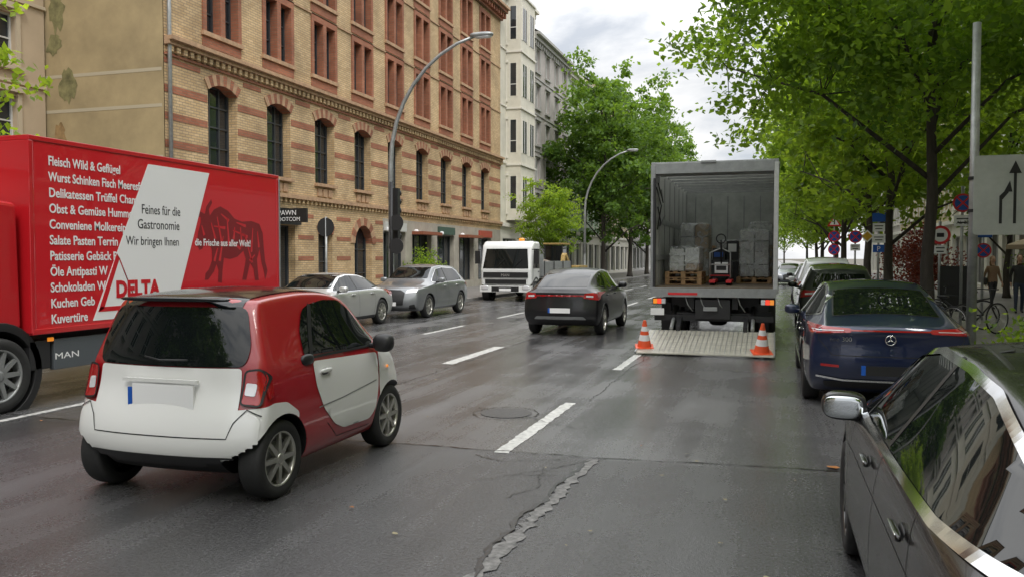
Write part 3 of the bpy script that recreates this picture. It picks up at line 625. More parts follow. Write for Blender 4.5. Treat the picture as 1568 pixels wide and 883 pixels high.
    PL=MB(); PLM=M('tread_plate',(.50,.48,.41),.4,.3,var=.3,vs=3,bump=.7,bs=25,dist=.01,stretch=(1,6,1))
    za,zb_=.33,.03; ya,yb=-.30,-2.05
    PL.hexa([(-1.27,yb,zb_),(1.22,yb,zb_),(1.22,ya,za-.05),(-1.27,ya,za-.05),(-1.27,yb,zb_+.02),(1.22,yb,zb_+.02),(1.22,ya,za),(-1.27,ya,za)],PLM)
    for i in range(27):
        x=-1.22+i*.092; PL.hexa([(x,yb+.1,zb_+.035),(x+.012,yb+.1,zb_+.035),(x+.012,ya-.02,za-.003),(x,ya-.02,za-.003),(x,yb+.1,zb_+.041),(x+.012,yb+.1,zb_+.041),(x+.012,ya-.02,za+.006),(x,ya-.02,za+.006)],ALU)
    for x in (-1.275,1.205): PL.hexa([(x,yb,zb_),(x+.03,yb,zb_),(x+.03,ya,za),(x,ya,za),(x,yb,zb_+.035),(x+.03,yb,zb_+.035),(x+.03,ya,za+.02),(x,ya,za+.02)],GREY)
    PL.obj('tail_lift_platform',e)
    g=MB()
    def pallet(x,y,z,w=.8,l=1.2):
        for i in range(5): g.box(x+i*(w-.1)/4,x+i*(w-.1)/4+.1,y,y+l,z+.122,z+.144,WOOD)
        for yy in (y,y+l/2-.05,y+l-.1):
            g.box(x,x+w,yy,yy+.1,z+.10,z+.12,WOOD); g.box(x,x+w,yy,yy+.1,z,z+.02,WOOD)
            for xx in (x,x+w/2-.05,x+w-.1): g.box(xx,xx+.1,yy,yy+.1,z+.02,z+.1,WOOD)
    for k in range(2): pallet(-1.12,1.2,z0+.003+k*.15)
    pallet(.35,2.8,z0+.003); pallet(-1.1,3.4,z0+.003)
    g.obj('pallets',e,.004)
    h=MB(); r=random.Random(8)
    def stack(x,y,z,w,l,hh,nx,nz,mats,pad=.03):
        zz=z
        for k in range(nz):
            bh=hh/nz*r.uniform(.85,1.1)
            for i in range(nx):
                bw=w/nx; m=r.choice(mats)
                h.box(x+i*bw+.01+r.uniform(0,.02),x+(i+1)*bw-.01,y+r.uniform(0,.05),y+l,zz+.003,zz+bh-r.uniform(0,.04),m)
            zz+=bh
        h.sell((x+w/2,y+l/2,(z+zz)/2+.01),(w/2+pad,l/2+pad,(zz-z)/2+pad),WRAP,.22,36,20)
    stack(-1.04,1.3,z0+.31,.66,1.0,.58,2,3,[CARD,PLW,PLW]); stack(-1.04,3.5,z0+.16,.7,1.0,1.3,2,4,[PLW,CARD,PLW,PAN]); stack(.42,2.9,z0+.16,.66,1.0,1.15,2,4,[PLW,PAN,CARD,PLW])
    stack(-.25,4.8,z0+.02,.7,.9,1.0,2,3,[CARD,PAN,PLW]); stack(.55,5.2,z0+.02,.6,.9,1.5,2,5,[CARD,PLW])
    h.obj('wrapped_goods',e)
    k=MB()
    k.box(-.17,.27,2.1,2.7,z0+.15,z0+.55,DK); k.box(-.10,.20,2.02,2.1,z0+.25,z0+.50,ALU); k.box(-.06,.16,2.0,2.02,z0+.32,z0+.42,BLK); k.tube([(.05,2.05,z0+.4),(.05,1.85,z0+1.0)],.02,DK); k.torus((.05,1.85,z0+1.03),.1,.015,'y',BLK)
    for x in (-.2,.25): k.tube([(x,2.0,z0+.15),(x,1.98,z0+.72),(.05,2.0,z0+.82)],.018,ALU)
    k.tube([(-.2,1.99,z0+.45),(.25,1.99,z0+.45)],.014,ALU); k.tube([(-.2,1.99,z0+.2),(.25,1.99,z0+.2)],.014,REDS)
    for x in (-.15,.20): k.box(x,x+.12,1.1,2.1,z0+.06,z0+.12,REDS); k.disc((x,1.3,z0+.06),.055,'x',BLK,.1,16); k.disc((x,2.1,z0+.09),.085,'x',BLK,.08,18)
    for i in range(2): k.box(-.25,.05,3.6,4.2,z0+.02+i*.42,z0+.42+i*.42,BLK); k.box(.06,.34,3.95,4.4,z0+.02+i*.52,z0+.5+i*.52,DK)
    k.box(-.22,.0,3.59,3.6,z0+.62,z0+.74,BLUE); k.box(.10,.30,3.94,3.95,z0+.75,z0+.95,WHITE)
    k.obj('pallet_truck_and_crates',e,.01)
    s=MB(); s.tube([(-1.21,.6,2.9),(-1.15,.62,2.6),(-1.2,.9,2.5),(-1.18,1.6,2.75)],.014,BLK); s.tube([(-1.2,.3,3.3),(-1.1,.35,2.9),(-1.19,.4,2.4)],.014,BLK); s.tube([(-1.19,.5,3.4),(-1.12,.8,3.0),(-1.2,1.1,3.3)],.012,BLK); s.obj('straps',e)
box_truck()
CO=M('cone_orange',(.75,.10,.03),.45); CW=M('cone_white',(.75,.75,.75),.4)
def cone(x,y,z,s=1.0,tilt=0):
    m=MB(); h=.5*s; rb=.135*s
    m.box(-.17*s,.17*s,-.17*s,.17*s,0,.03,CO)
    cuts=[0,.24,.46,.60,.78,1]; r=lambda t:rb*(1-t)+.028*t
    for i in range(5): m.lathe([(r(cuts[i]),.03+h*cuts[i]),(r(cuts[i+1]),.03+h*cuts[i+1])],(0,0,0),'z',(CO,CW,CO,CW,CO)[i],20)
    m.lathe([(.028,.03+h),(.0005,.035+h)],(0,0,0),'z',CO,20)
    o=m.obj('traffic_cone',None,.004,(x,y,z)); o.rotation_euler=(tilt,0,.2)
cone(-2.35,15.95,.10,1.0,R(9)); cone(-.20,15.8,.075,1.05,R(9))
def tipper():
    e=empty('tipper_truck',(-10.75,33.4,0)); W=1.12
    wt=paint('truck_white',(.72,.73,.72)); f=lambda u,v,d:(d,u,v)
    c=MB(); c.prism([(.02,.62),(-.02,1.30),(.24,2.34),(.5,2.50),(1.35,2.50),(1.45,2.3),(1.45,1.0),(1.25,.75),(.35,.75)],f,-W,W,wt); c.obj('cab',e,.12,seg=4)
    t=MB()
    t.hexa([(-1.0,-.03,1.36),(1.0,-.03,1.36),(1.0,.03,1.36),(-1.0,.03,1.36),(-.90,.175,2.18),(.90,.175,2.18),(.90,.25,2.18),(-.90,.25,2.18)],CGL)
    t.box(-.98,.98,-.05,0,.98,1.20,BLK); t.box(-1.12,1.12,-.07,.25,.38,.64,wt); t.box(-.6,.6,-.08,-.07,.40,.60,BLK); t.box(-.9,.9,-.03,.02,.70,.90,BLK); t.box(-.26,.26,-.10,-.08,.42,.53,WHITE)
    for x in (-.4,.35): t.tube([(x,-.05,1.38),(x+.35,.02,1.75)],.012,BLK,5)
    for s in (-1,1):
        t.sell((s*.9,-.06,.56),(.17,.04,.09),WL); t.prism([(.30,1.35),(.42,2.18),(1.25,2.18),(1.25,1.35)],f,s*W+(0 if s>0 else -.01),s*W+(.01 if s>0 else 0),CGL)
        t.box(min(s*1.2,s*1.4),max(s*1.2,s*1.4),.1,.22,1.55,2.1,BLK); t.tube([(s*1.1,.2,2.15),(s*1.28,.15,2.15)],.02,BLK)
        t.box(min(s*W,s*(W+.008)),max(s*W,s*(W+.008)),1.27,1.28,.8,2.3,BLK); t.box(min(s*W,s*(W+.01)),max(s*W,s*(W+.01)),.25,.27,.8,1.35,BLK); t.box(min(s*(W+.01),s*(W+.03)),max(s*(W+.01),s*(W+.03)),1.0,1.2,1.2,1.24,BLK)
        t.lathe([(.47,-.25),(.47,.03),(.55,.03),(.55,-.25)],(s*1.1,.75,.45),'x',BLK,28,s)
    t.box(-.7,.7,1.3,7,.6,.8,DK); t.sell((.5,.7,2.56),(.12,.12,.08),ORL)
    t.obj('cab_trim',e,.01)
    b=MB()
    for s in (-1,1): b.box(min(s*1.14,s*1.20),max(s*1.14,s*1.20),1.75,6.8,1.0,1.65,GREY)
    b.box(-1.16,1.16,1.70,1.80,1.0,1.95,GREY); b.box(-1.1,1.1,6.75,6.8,1.0,1.6,GREY); b.box(-1.14,1.14,1.8,6.75,.95,1.02,GREY)
    for y in (1.75,3.4,5.1,6.75): b.box(1.20,1.23,y,y+.06,.98,1.68,DK)
    n=18; g=np.random.default_rng(4); 
    pts=[(x,y,1.5+.35*math.exp(-((x)**2/.5+(y-4.3)**2/2.5))+g.uniform(-.05,.05)) for y in np.linspace(1.85,6.7,n) for x in np.linspace(-1.1,1.1,8)]
    b.add(pts,[(j*8+i,j*8+i+1,(j+1)*8+i+1,(j+1)*8+i) for j in range(n-1) for i in range(7)],M('gravel_load',(.16,.13,.10),.9,var=.4,vs=9,bump=1,bs=20,dist=.05),True)
    b.obj('tipper_body',e,.01)
    w=MB()
    for s in (-1,1): wheel(w,s*.98,.75,.43,.43,.25,s,GREY,8); wheel(w,s*.98,5.3,.43,.43,.25,s,GREY,8)
    w.obj('wheels',e); text(e,'MAN',(0,-.06,1.02),.17,ALU,(R(90),0,0),al='CENTER')
tipper()
def excavator():
    e=empty('excavator',(-10.6,43.5,0)); m=MB(); OY=M('excavator_ochre',(.34,.23,.07),.6,var=.3,vs=3)
    for s in (-1,1): m.sell((s*.8,0,.35),(.22,1.2,.35),BLK,.4)
    m.box(-.9,.9,-1.0,1.2,.75,1.4,OY); 
    for x in (-.95,.0):
        for y in (-1.0,.3): m.box(x,x+.06,y,y+.06,1.4,2.5,DK)
    m.box(-1.0,.12,-1.05,.42,2.5,2.58,OY); m.box(-.88,.0,-.99,-.97,1.5,2.45,CGL); m.box(.02,.04,-.9,.3,1.5,2.45,CGL)
    m.hexa([(.2,-.8,1.2),(.45,-.8,1.2),(.45,-.4,1.2),(.2,-.4,1.2),(.2,-1.9,1.9),(.45,-1.9,1.9),(.45,-1.7,2.05),(.2,-1.7,2.05)],OY)
    m.hexa([(.22,-2.4,.9),(.42,-2.4,.9),(.42,-2.2,.9),(.22,-2.2,.9),(.22,-2.0,1.95),(.42,-2.0,1.95),(.42,-1.75,2.0),(.22,-1.75,2.0)],OY)
    m.sell((.32,-2.3,.7),(.35,.3,.3),DK,.6); m.obj('machine',e,.03)
excavator()
# ---------------------------------------------------------------- ground
def sheet(name,x0,x1,y0,y1,z,mat,parent=None):
    m=MB(); m.poly([(x0,y0,z),(x1,y0,z),(x1,y1,z),(x0,y1,z)],mat); return m.obj(name,parent)
sheet('ground',-800,800,-400,1500,-.02,M('soil',(.10,.09,.07),.9,var=.3,vs=.5))
sheet('road',-12.2,2.55,-80,600,0,ASPH)
p=MB(); p.box(-17.0,-12.35,-80,600,-.05,.12,PAVE); p.obj('left_pavement'); p=MB(); p.box(2.7,10.5,-80,600,-.05,.12,PAVE); p.obj('right_pavement')
k=MB(); 
for y in range(-20,160,1):
    k.box(-12.35,-12.2,y+.004,y+.996,-.05,.125,KERB); k.box(2.55,2.7,y+.004,y+.996,-.05,.125,KERB)
k.obj('kerb',None,.012)
def marks():
    m=MB(); r=random.Random(3)
    def dash(x,y0,y1,w=.12):
        n=max(2,int((y1-y0)/.07)); L=[(x-w/2-r.uniform(-.012,.010),y0+(y1-y0)*i/n) for i in range(n+1)]
        Rr=[(x+w/2+r.uniform(-.012,.010),y0+(y1-y0)*i/n) for i in range(n+1)]
        for i in range(n): m.poly([(*L[i],.004),(*Rr[i],.004),(*Rr[i+1],.004),(*L[i+1],.004)],LINE)
    for i in range(0,22): dash(-2.4,7.3+6*(i),10.1+6*i,.14)
    for i in range(-1,22): dash(-5.3,13.2+6*i,16.1+6*i,.22 if i==0 else .14)
    for i in range(0,22): dash(-7.9,18.2+5.6*i,20.9+5.6*i,.13)
    dash(-8.15,-2,13,.11)
    return m.obj('lane_markings')
marks()
def seams():
    m=MB(); r=random.Random(5)
    def crack(pts,w,mat,z,jit=.03):
        P=subdiv(pts,.06,False); L=[]
        off=0
        for i,p in enumerate(P):
            off+=r.uniform(-jit,jit)*.5; off*=.85
            a=Vector(P[max(i-1,0)]);b=Vector(P[min(i+1,len(P)-1)]);d=(b-a).normalized();n=Vector((-d.y,d.x)); q=Vector(p)+n*off; ww=w*r.uniform(.2,1.2)
            L.append((q+n*ww/2,q-n*ww/2))
        for i in range(len(L)-1):
            a,b=L[i];c,d=L[i+1]; m.poly([(a.x,a.y,z),(b.x,b.y,z),(d.x,d.y,z),(c.x,c.y,z)],mat)
    LT=M('worn_joint',(.15,.145,.14),.5,var=.8,vs=18,bump=.5,bs=60)
    crack([(-1.62,2.5),(-1.6,5.0),(-1.52,7.3)],.12,LT,.006,.03); crack([(-1.66,2.5),(-1.64,5.0),(-1.57,7.2)],.05,TAR,.009,.06)
    crack([(-12,7.5),(-6,7.35),(-1.5,7.38),(.5,7.5),(2.5,7.55)],.025,TAR,.006,.03)
    for P in ([(-1.55,7.3),(-2.0,6.6),(-2.3,6.3)],[(-1.8,7.2),(-2.3,7.0),(-2.6,7.15)],[(-1.9,6.9),(-1.75,6.3),(-1.9,5.9)],[(-2.0,6.6),(-1.7,6.7)],[(-3.4,9.5),(-2.0,8.6),(-1.2,8.9)]): crack(P,.012,TAR,.006,.06)
    crack([(-2.2,10.3),(-2.25,20)],.015,TAR,.006,.04); crack([(-5.1,8),(-5.15,30)],.02,TAR,.006,.04); crack([(-9,3.0),(-6.2,5.2)],.02,TAR,.006,.04)
    n=30; c=(-2.95,9.2)
    o=[(c[0]+.38*math.cos(2*math.pi*i/n)*r.uniform(.93,1.05),c[1]+.42*math.sin(2*math.pi*i/n)*r.uniform(.93,1.05)) for i in range(n)]
    crack(o+[o[0]],.02,TAR,.006,.02)
    return m.obj('asphalt_cracks')
seams()
mh=MB(); mh.lathe([(.30,.007),(.001,.007)],(-2.95,9.2,0),'z',M('iron_lid',(.05,.049,.048),.4,.1,bump=1,bs=40,var=.4,vs=30),32); mh.obj('manhole_cover')
lf=MB(); r=random.Random(11)
LB=M('fallen_leaf',(.35,.13,.03),.6); LB2=M('dry_petal',(.28,.24,.14),.7)
for i in range(110):
    x,y=(.5,7.6) if i==0 else (r.uniform(-1.5,2.5) if i%3 else r.uniform(-11,2.5),r.uniform(3,22)); s=.06 if i==0 else r.uniform(.008,.022); a=r.uniform(0,6)
    lf.poly([(x+s*math.cos(a+t),y+s*.8*math.sin(a+t),.012+r.uniform(0,.01)) for t in (0,1.2,2.4,3.4,4.6,5.4)],LB if i%6==0 else LB2)
lf.obj('fallen_leaves')
# ---------------------------------------------------------------- buildings
def facade(mb,U0,U1,Z0,Z1,ops,P,wall,depth=.28,glass=GLASSW,frame=WFR,reveal=None):
    reveal=reveal or wall
    us=sorted(set([U0,U1]+[o[0] for o in ops]+[o[1] for o in ops])); zs=sorted(set([Z0,Z1]+[o[2] for o in ops]+[o[3] for o in ops]))
    for i in range(len(us)-1):
        for j in range(len(zs)-1):
            cu=(us[i]+us[i+1])/2; cz=(zs[j]+zs[j+1])/2
            if any(o[0]<cu<o[1] and o[2]<cz<o[3] for o in ops): continue
            mb.poly([P(us[i],zs[j],0),P(us[i+1],zs[j],0),P(us[i+1],zs[j+1],0),P(us[i],zs[j+1],0)],wall)
    def bx(u0,u1,z0,z1,d0,d1,m): mb.hexa([P(u0,z0,d0),P(u1,z0,d0),P(u1,z0,d1),P(u0,z0,d1),P(u0,z1,d0),P(u1,z1,d0),P(u1,z1,d1),P(u0,z1,d1)],m)
    for o in ops:
        u0,u1,z0,z1,ah,nx,nz=o[:7]
        for a,b in (((u0,z0),(u0,z1)),((u1,z0),(u1,z1)),((u0,z0),(u1,z0)),((u0,z1),(u1,z1))): mb.poly([P(*a,0),P(*b,0),P(*b,-depth),P(*a,-depth)],reveal)
        mb.poly([P(u0,z0,-depth),P(u1,z0,-depth),P(u1,z1,-depth),P(u0,z1,-depth)],glass)
        fw=.055
        bx(u0,u0+fw,z0,z1,-depth+.003,-depth+.06,frame);bx(u1-fw,u1,z0,z1,-depth+.003,-depth+.06,frame);bx(u0+fw,u1-fw,z0,z0+fw,-depth+.003,-depth+.06,frame);bx(u0+fw,u1-fw,z1-fw,z1,-depth+.003,-depth+.06,frame)
        for i in range(1,nx): u=u0+(u1-u0)*i/nx; bx(u-.025,u+.025,z0+fw,z1-fw,-depth+.003,-depth+.05,frame)
        for i in range(1,nz): z=z0+(z1-z0)*i/nz; bx(u0+fw,u1-fw,z-.022,z+.022,-depth+.003,-depth+.045,frame)
        if ah:
            n=10; c=(u0+u1)/2; hw=(u1-u0)/2; rad=(hw*hw+ah*ah)/(2*ah); t0=math.asin(min(1,hw/rad)); cz=z1-rad
            pts=[(c+rad*math.sin(-t0+2*t0*i/n),cz+rad*math.cos(-t0+2*t0*i/n)) for i in range(n+1)]; out=[(c+(rad+.34)*math.sin(-t0+2*t0*i/n),cz+(rad+.34)*math.cos(-t0+2*t0*i/n)) for i in range(n+1)]
            for i in range(n):
                a,b=pts[i],pts[i+1]; c2,d2=out[i],out[i+1]
                mb.poly([P(*a,0),P(*b,0),P(b[0],z1,0),P(a[0],z1,0)],wall); mb.poly([P(*a,0),P(*b,0),P(*b,-depth+.01),P(*a,-depth+.01)],RB)
                if ah>.1: mb.hexa([P(*a,.0),P(*b,.0),P(*b,.04),P(*a,.04),P(*c2,.0),P(*d2,.0),P(*d2,.04),P(*c2,.04)],RB if i%2 else TERR)
    return bx
def brick_building():
    mb=MB(); P=lambda u,z,d:(-17+d,u,z); C=[23.1+3.2*k for k in range(9)]
    PLA=M('ground_floor_plaster',(.36,.33,.28),.8,var=.2,vs=1.5); Y0,Y1=20.4,51.7
    g1=[(C[0]-.6,C[0]+.6,1.1,2.9,.15,2,2),(C[1]-1.1,C[1]+1.0,.15,3.0,0,2,1),(C[2]-.55,C[2]+.55,1.05,2.85,.12,2,3),(C[3]-.8,C[3]+.8,.12,3.2,.78,2,3)]
    facade(mb,Y0,34.6,0,4.1,g1,P,YB,.35)
    g2=[(C[k]-1.25,C[k]+1.15,.5,3.0,0,3,1) for k in range(4,9)]
    facade(mb,34.6,Y1,0,3.6,g2,P,PLA,.3); facade(mb,34.6,Y1,3.6,4.1,[],P,YB)
    bx=facade(mb,Y0,Y1,4.1,8.2,[(c-.74,c+.74,4.7,7.3,.22,3,4) for c in C],P,YB,.38)
    up=[]
    for c in C:
        for f in range(3):
            zb=8.85+2.85*f; up+=[(c-.80,c-.12,zb,zb+2.05,0,1,3),(c+.12,c+.80,zb,zb+2.05,0,1,3)]
    facade(mb,Y0,Y1,8.2,17.4,up,P,YB,.3,reveal=RB)
    for c in C:
        for f in range(3):
            zb=8.85+2.85*f
            for a,b in ((-.98,-.802),(-.118,.118),(.802,.98)): bx(c+a,c+b,zb,zb+2.05,0,.05,RB)
            bx(c-.98,c+.98,zb+2.052,zb+2.32,0,.05,RB); bx(c-1.03,c+1.03,zb-.14,zb-.002,0,.10,TERR); bx(c-.98,c+.98,zb-.46,zb-.142,0,.03,RB)
        bx(c-.8,c+.8,4.58,4.698,0,.14,TERR)
        for q in (-.6,-.2,.2): bx(c+q,c+q+.3,4.2,4.5,.0,.05,TERR)
    for z in (5.05,5.85,6.65):
        s=[Y0]+sum([[c-.78,c+.78] for c in C],[])+[Y1]
        for i in range(0,len(s),2): bx(s[i],s[i+1],z,z+.22,0,.012,RB)
    s=[Y0]+sum([[c-1.1,c+1.1] for c in C],[])+[Y1]
    for i in range(0,len(s),2): bx(s[i],s[i+1],7.5,7.66,0,.014,RB)
    for z in (.9,1.7,2.5,3.3):
        for a,b in ((Y0,C[0]-1.0),(C[0]+1.0,C[1]-1.2),(C[1]+1.2,C[2]-.9),(C[2]+.9,C[3]-1.15),(C[3]+1.15,34.6)): bx(a,b,z,z+.16,0,.012,RB)
    bx(Y0,34.6,0,.55,0,.06,M('plinth',(.16,.15,.14),.8,var=.3))
    bx(Y0,Y1,3.98,4.12,0,.16,TERR)
    for y in np.arange(Y0+.1,Y1,.30): bx(y,y+.13,3.84,3.978,0,.10,YB)
    bx(Y0,Y1,8.02,8.14,0,.20,TERR);bx(Y0,Y1,8.142,8.26,0,.32,TERR); bx(Y0,Y1,7.72,7.79,0,.06,RB)
    for y in np.arange(Y0+.1,Y1,.30): bx(y,y+.15,7.83,8.018,0,.15,YB)
    for f in (1,2): bx(Y0,Y1,8.27+2.85*f,8.33+2.85*f,0,.05,TERR)
    bx(Y0,Y1,17.0,17.12,0,.2,RB);bx(Y0,Y1,17.42,17.6,0,.55,RB);bx(Y0,Y1,17.602,17.75,0,.7,TERR)
    for y in np.arange(Y0+.1,Y1,.45): bx(y,y+.2,17.122,17.418,0,.4,RB)
    G=M('ochre_gable_plaster',(.36,.28,.155),.9,var=.25,vs=.6)
    P2=lambda u,z,d:(u,Y0-.03-d,z)
    bx2=facade(mb,-24,-17.0,0,17.6,[],P2,G)
    LG=M('plaster_joint_band',(.45,.39,.28),.9); 
    for z in (3.1,4.7,6.2,7.25): bx2(-24,-17.06,z,z+.10,0,.006,LG)
    ST=M('damp_stain',(.21,.19,.085),.95,var=.5,vs=3); ST2=M('rust_stain',(.28,.18,.08),.95,var=.4,vs=3)
    rr=random.Random(2)
    for (u,z,h,m) in ((-20.9,9.4,1.5,ST),(-20.5,7.0,1.0,ST),(-20.85,5.3,1.2,ST2),(-21.0,8.3,.7,ST)):
        n=22; mb.poly([P2(u+.32*math.cos(2*math.pi*i/n)*rr.uniform(.6,1.2),z+h*.5*math.sin(2*math.pi*i/n)*rr.uniform(.7,1.2),.009) for i in range(n)],m)
    mb.poly([(-17,Y1,0),(-30,Y1,0),(-30,Y1,17.4),(-17,Y1,17.4)],YB); mb.poly([(-30,Y0,0),(-30,Y1,0),(-30,Y1,17.4),(-30,Y0,17.4)],YB)
    mb.poly([(-16.6,Y0,17.76),(-16.6,Y1,17.76),(-30,Y1,19),(-30,Y0,19)],DK)
    mb.tube([(-16.9,Y0+.12,.2),(-16.9,Y0+.12,17.2)],.06,GALV,10)
    mb.box(-16.95,-15.7,C[1]-.35,C[1]-.25,3.05,3.55,BLK); mb.box(-17.0,-16.85,C[1]-1.25,C[1]+1.2,3.02,3.6,BLK); 
    for k in (5,7): mb.box(-17,-16.4,C[k]-1.3,C[k]+1.2,2.95,3.1,M('awning%d'%k,(.25,.08,.04),.7))
    for k,cc in ((4,(.5,.5,.48)),(6,(.06,.1,.08)),(8,(.4,.08,.05))): mb.box(-17,-16.9,C[k]-1.2,C[k]+1.1,3.05,3.45,M('fascia%d'%k,cc,.5))
    for y in (34.9,38.0,41.3,44.4): mb.sell((-16.85,y,3.1),(.12,.08,.1),WHITE,.8)
    o=mb.obj('brick_building')
    text(o,'PAWN',(-16.85,C[1]-.353,3.31),.25,WHITE,(R(90),0,0)); text(o,'DOTCOM',(-16.85,C[1]-.353,3.10),.2,WHITE,(R(90),0,0))
brick_building()
def apartment(name,x0,s,Y0,Y1,H,fl,wall,trim,gh=4.0,bay=False,ww=1.1,shop=DK,fr=WFRW,roof=None):
    mb=MB(); P=lambda u,z,d:(x0+s*d,u,z); n=max(2,int((Y1-Y0)/2.7)); sp=(Y1-Y0)/n; C=[Y0+sp*(i+.5) for i in range(n)]
    fh=(H-gh-.8)/fl; ops=[]
    for c in C:
        for f in range(fl): z=gh+.9+f*fh; ops.append((c-ww/2,c+ww/2,z,z+fh*.60,0,2,2))
    g=[(c-sp*.38,c+sp*.38,.4,gh-.9,0,2,1) for c in C]
    bx=facade(mb,Y0,Y1,0,gh,g,P,trim,.25,frame=fr); facade(mb,Y0,Y1,gh,H,ops,P,wall,.22,frame=fr)
    for o in ops:
        bx(o[0]-.14,o[0],o[2]-.1,o[3]+.1,0,.06,trim);bx(o[1],o[1]+.14,o[2]-.1,o[3]+.1,0,.06,trim);bx(o[0]-.22,o[1]+.22,o[3]+.102,o[3]+.28,0,.14,trim);bx(o[0]-.2,o[1]+.2,o[2]-.22,o[2]-.102,0,.14,trim)
    bx(Y0,Y1,gh-.15,gh+.1,0,.2,trim); bx(Y0,Y1,H-.5,H-.2,0,.3,trim); bx(Y0,Y1,H-.198,H,0,.55,trim)
    for f in range(1,fl): bx(Y0,Y1,gh+.3+f*fh,gh+.4+f*fh,0,.07,trim)
    for y in np.arange(Y0+.2,Y1,.6): bx(y,y+.2,H-.8,H-.502,0,.2,trim)
    if bay:
        a,b=Y0+1.2,Y0+4.6
        for f in range(fl):
            z=gh+.3+f*fh
            bx(a,b,z,z+fh-.12,0,1.0,wall); bx(a-.08,b+.08,z+fh-.12,z+fh,0,1.1,trim)
            for (u0,u1) in ((a+.35,a+1.35),(b-1.35,b-.35)): bx(u0,u1,z+.75,z+fh*.78,1.0,1.02,GLASSW); bx(u0-.1,u0,z+.7,z+fh*.82,1.0,1.06,trim); bx(u1,u1+.1,z+.7,z+fh*.82,1.0,1.06,trim); bx((u0+u1)/2-.03,(u0+u1)/2+.03,z+.75,z+fh*.78,1.02,1.05,fr)
            mb.poly([(x0+s*.3,a-.004,z+.75),(x0+s*.7,a-.004,z+.75),(x0+s*.7,a-.004,z+fh*.78),(x0+s*.3,a-.004,z+fh*.78)],GLASSW)
            mb.box(x0+s*.24,x0+s*.3,a-.03,a,z+.7,z+fh*.8,trim); mb.box(x0+s*.7,x0+s*.76,a-.03,a,z+.7,z+fh*.8,trim); mb.box(x0+s*.3,x0+s*.7,a-.02,a,z+.75+fh*.2,z+.8+fh*.2,fr)
    xb=x0-s*12
    for y in (Y0,Y1): mb.poly([(x0,y,0),(xb,y,0),(xb,y,H),(x0,y,H)],wall)
    mb.poly([(xb,Y0,0),(xb,Y1,0),(xb,Y1,H),(xb,Y0,H)],wall); mb.poly([(x0+s*.5,Y0,H+.003),(x0+s*.5,Y1,H+.003),(x0-s*4,Y1,H+2.5),(x0-s*4,Y0,H+2.5)],roof or DK); mb.poly([(x0-s*4,Y0,H+2.5),(x0-s*4,Y1,H+2.5),(xb,Y1,H),(xb,Y0,H)],DK)
    for y in (Y0,Y1): mb.poly([(x0,y,H),(x0-s*4,y,H+2.5),(xb,y,H)],wall)
    return mb.obj(name)
CR=M('cream_stucco',(.62,.59,.50),.85,var=.12,vs=1); CRT=M('cream_trim',(.68,.65,.58),.8); GP=M('grey_pink_stucco',(.43,.39,.37),.85,var=.15,vs=1); GPT=M('grey_trim',(.38,.37,.35),.8)
MG=M('mint_stucco',(.42,.54,.40),.85,var=.1,vs=1); OC=M('ochre_stucco',(.50,.41,.26),.85,var=.12); TT=M('roof_tiles',(.22,.09,.06),.8,var=.3)
apartment('cream_apartment_house',-17.0,1,51.75,59.2,19.6,4,CR,CRT,bay=True)
apartment('grey_apartment_house',-17.0,1,59.25,70.4,18.3,5,GP,GPT,roof=TT)
apartment('mint_apartment_house',-17.0,1,70.45,84,17.9,5,MG,CRT)
apartment('ochre_apartment_house',-17.0,1,84.05,105,19,5,OC,CRT)
apartment('grey_apartment_house',-17.0,1,105.1,140,18,5,GP,GPT)
apartment('beige_apartment_house',-21.3,1,2,20.3,17,5,M('beige_stucco',(.50,.39,.27),.85,var=.08,vs=.8),M('beige_trim',(.52,.43,.31),.85),gh=4.2,ww=1.0)
for i,(a,b,m,h) in enumerate(((-6,9,OC,18),(9.1,24,CR,19),(24.1,40,CR,18),(40.1,58,CR,19),(58.1,80,OC,18),(80.1,110,GP,18))):
    apartment('corner_apartment_house' if i==0 else 'terraced_apartment_house',10.5,-1,a,b,h,5,m,CRT)
apartment('terraced_apartment_house',-17.0,1,-24,1.9,18,5,GP,GPT); apartment('terraced_apartment_house',-17.0,1,-60,-24.1,18,5,OC,CRT); apartment('terraced_apartment_house',10.5,-1,-60,-6.1,18,5,GP,GPT)
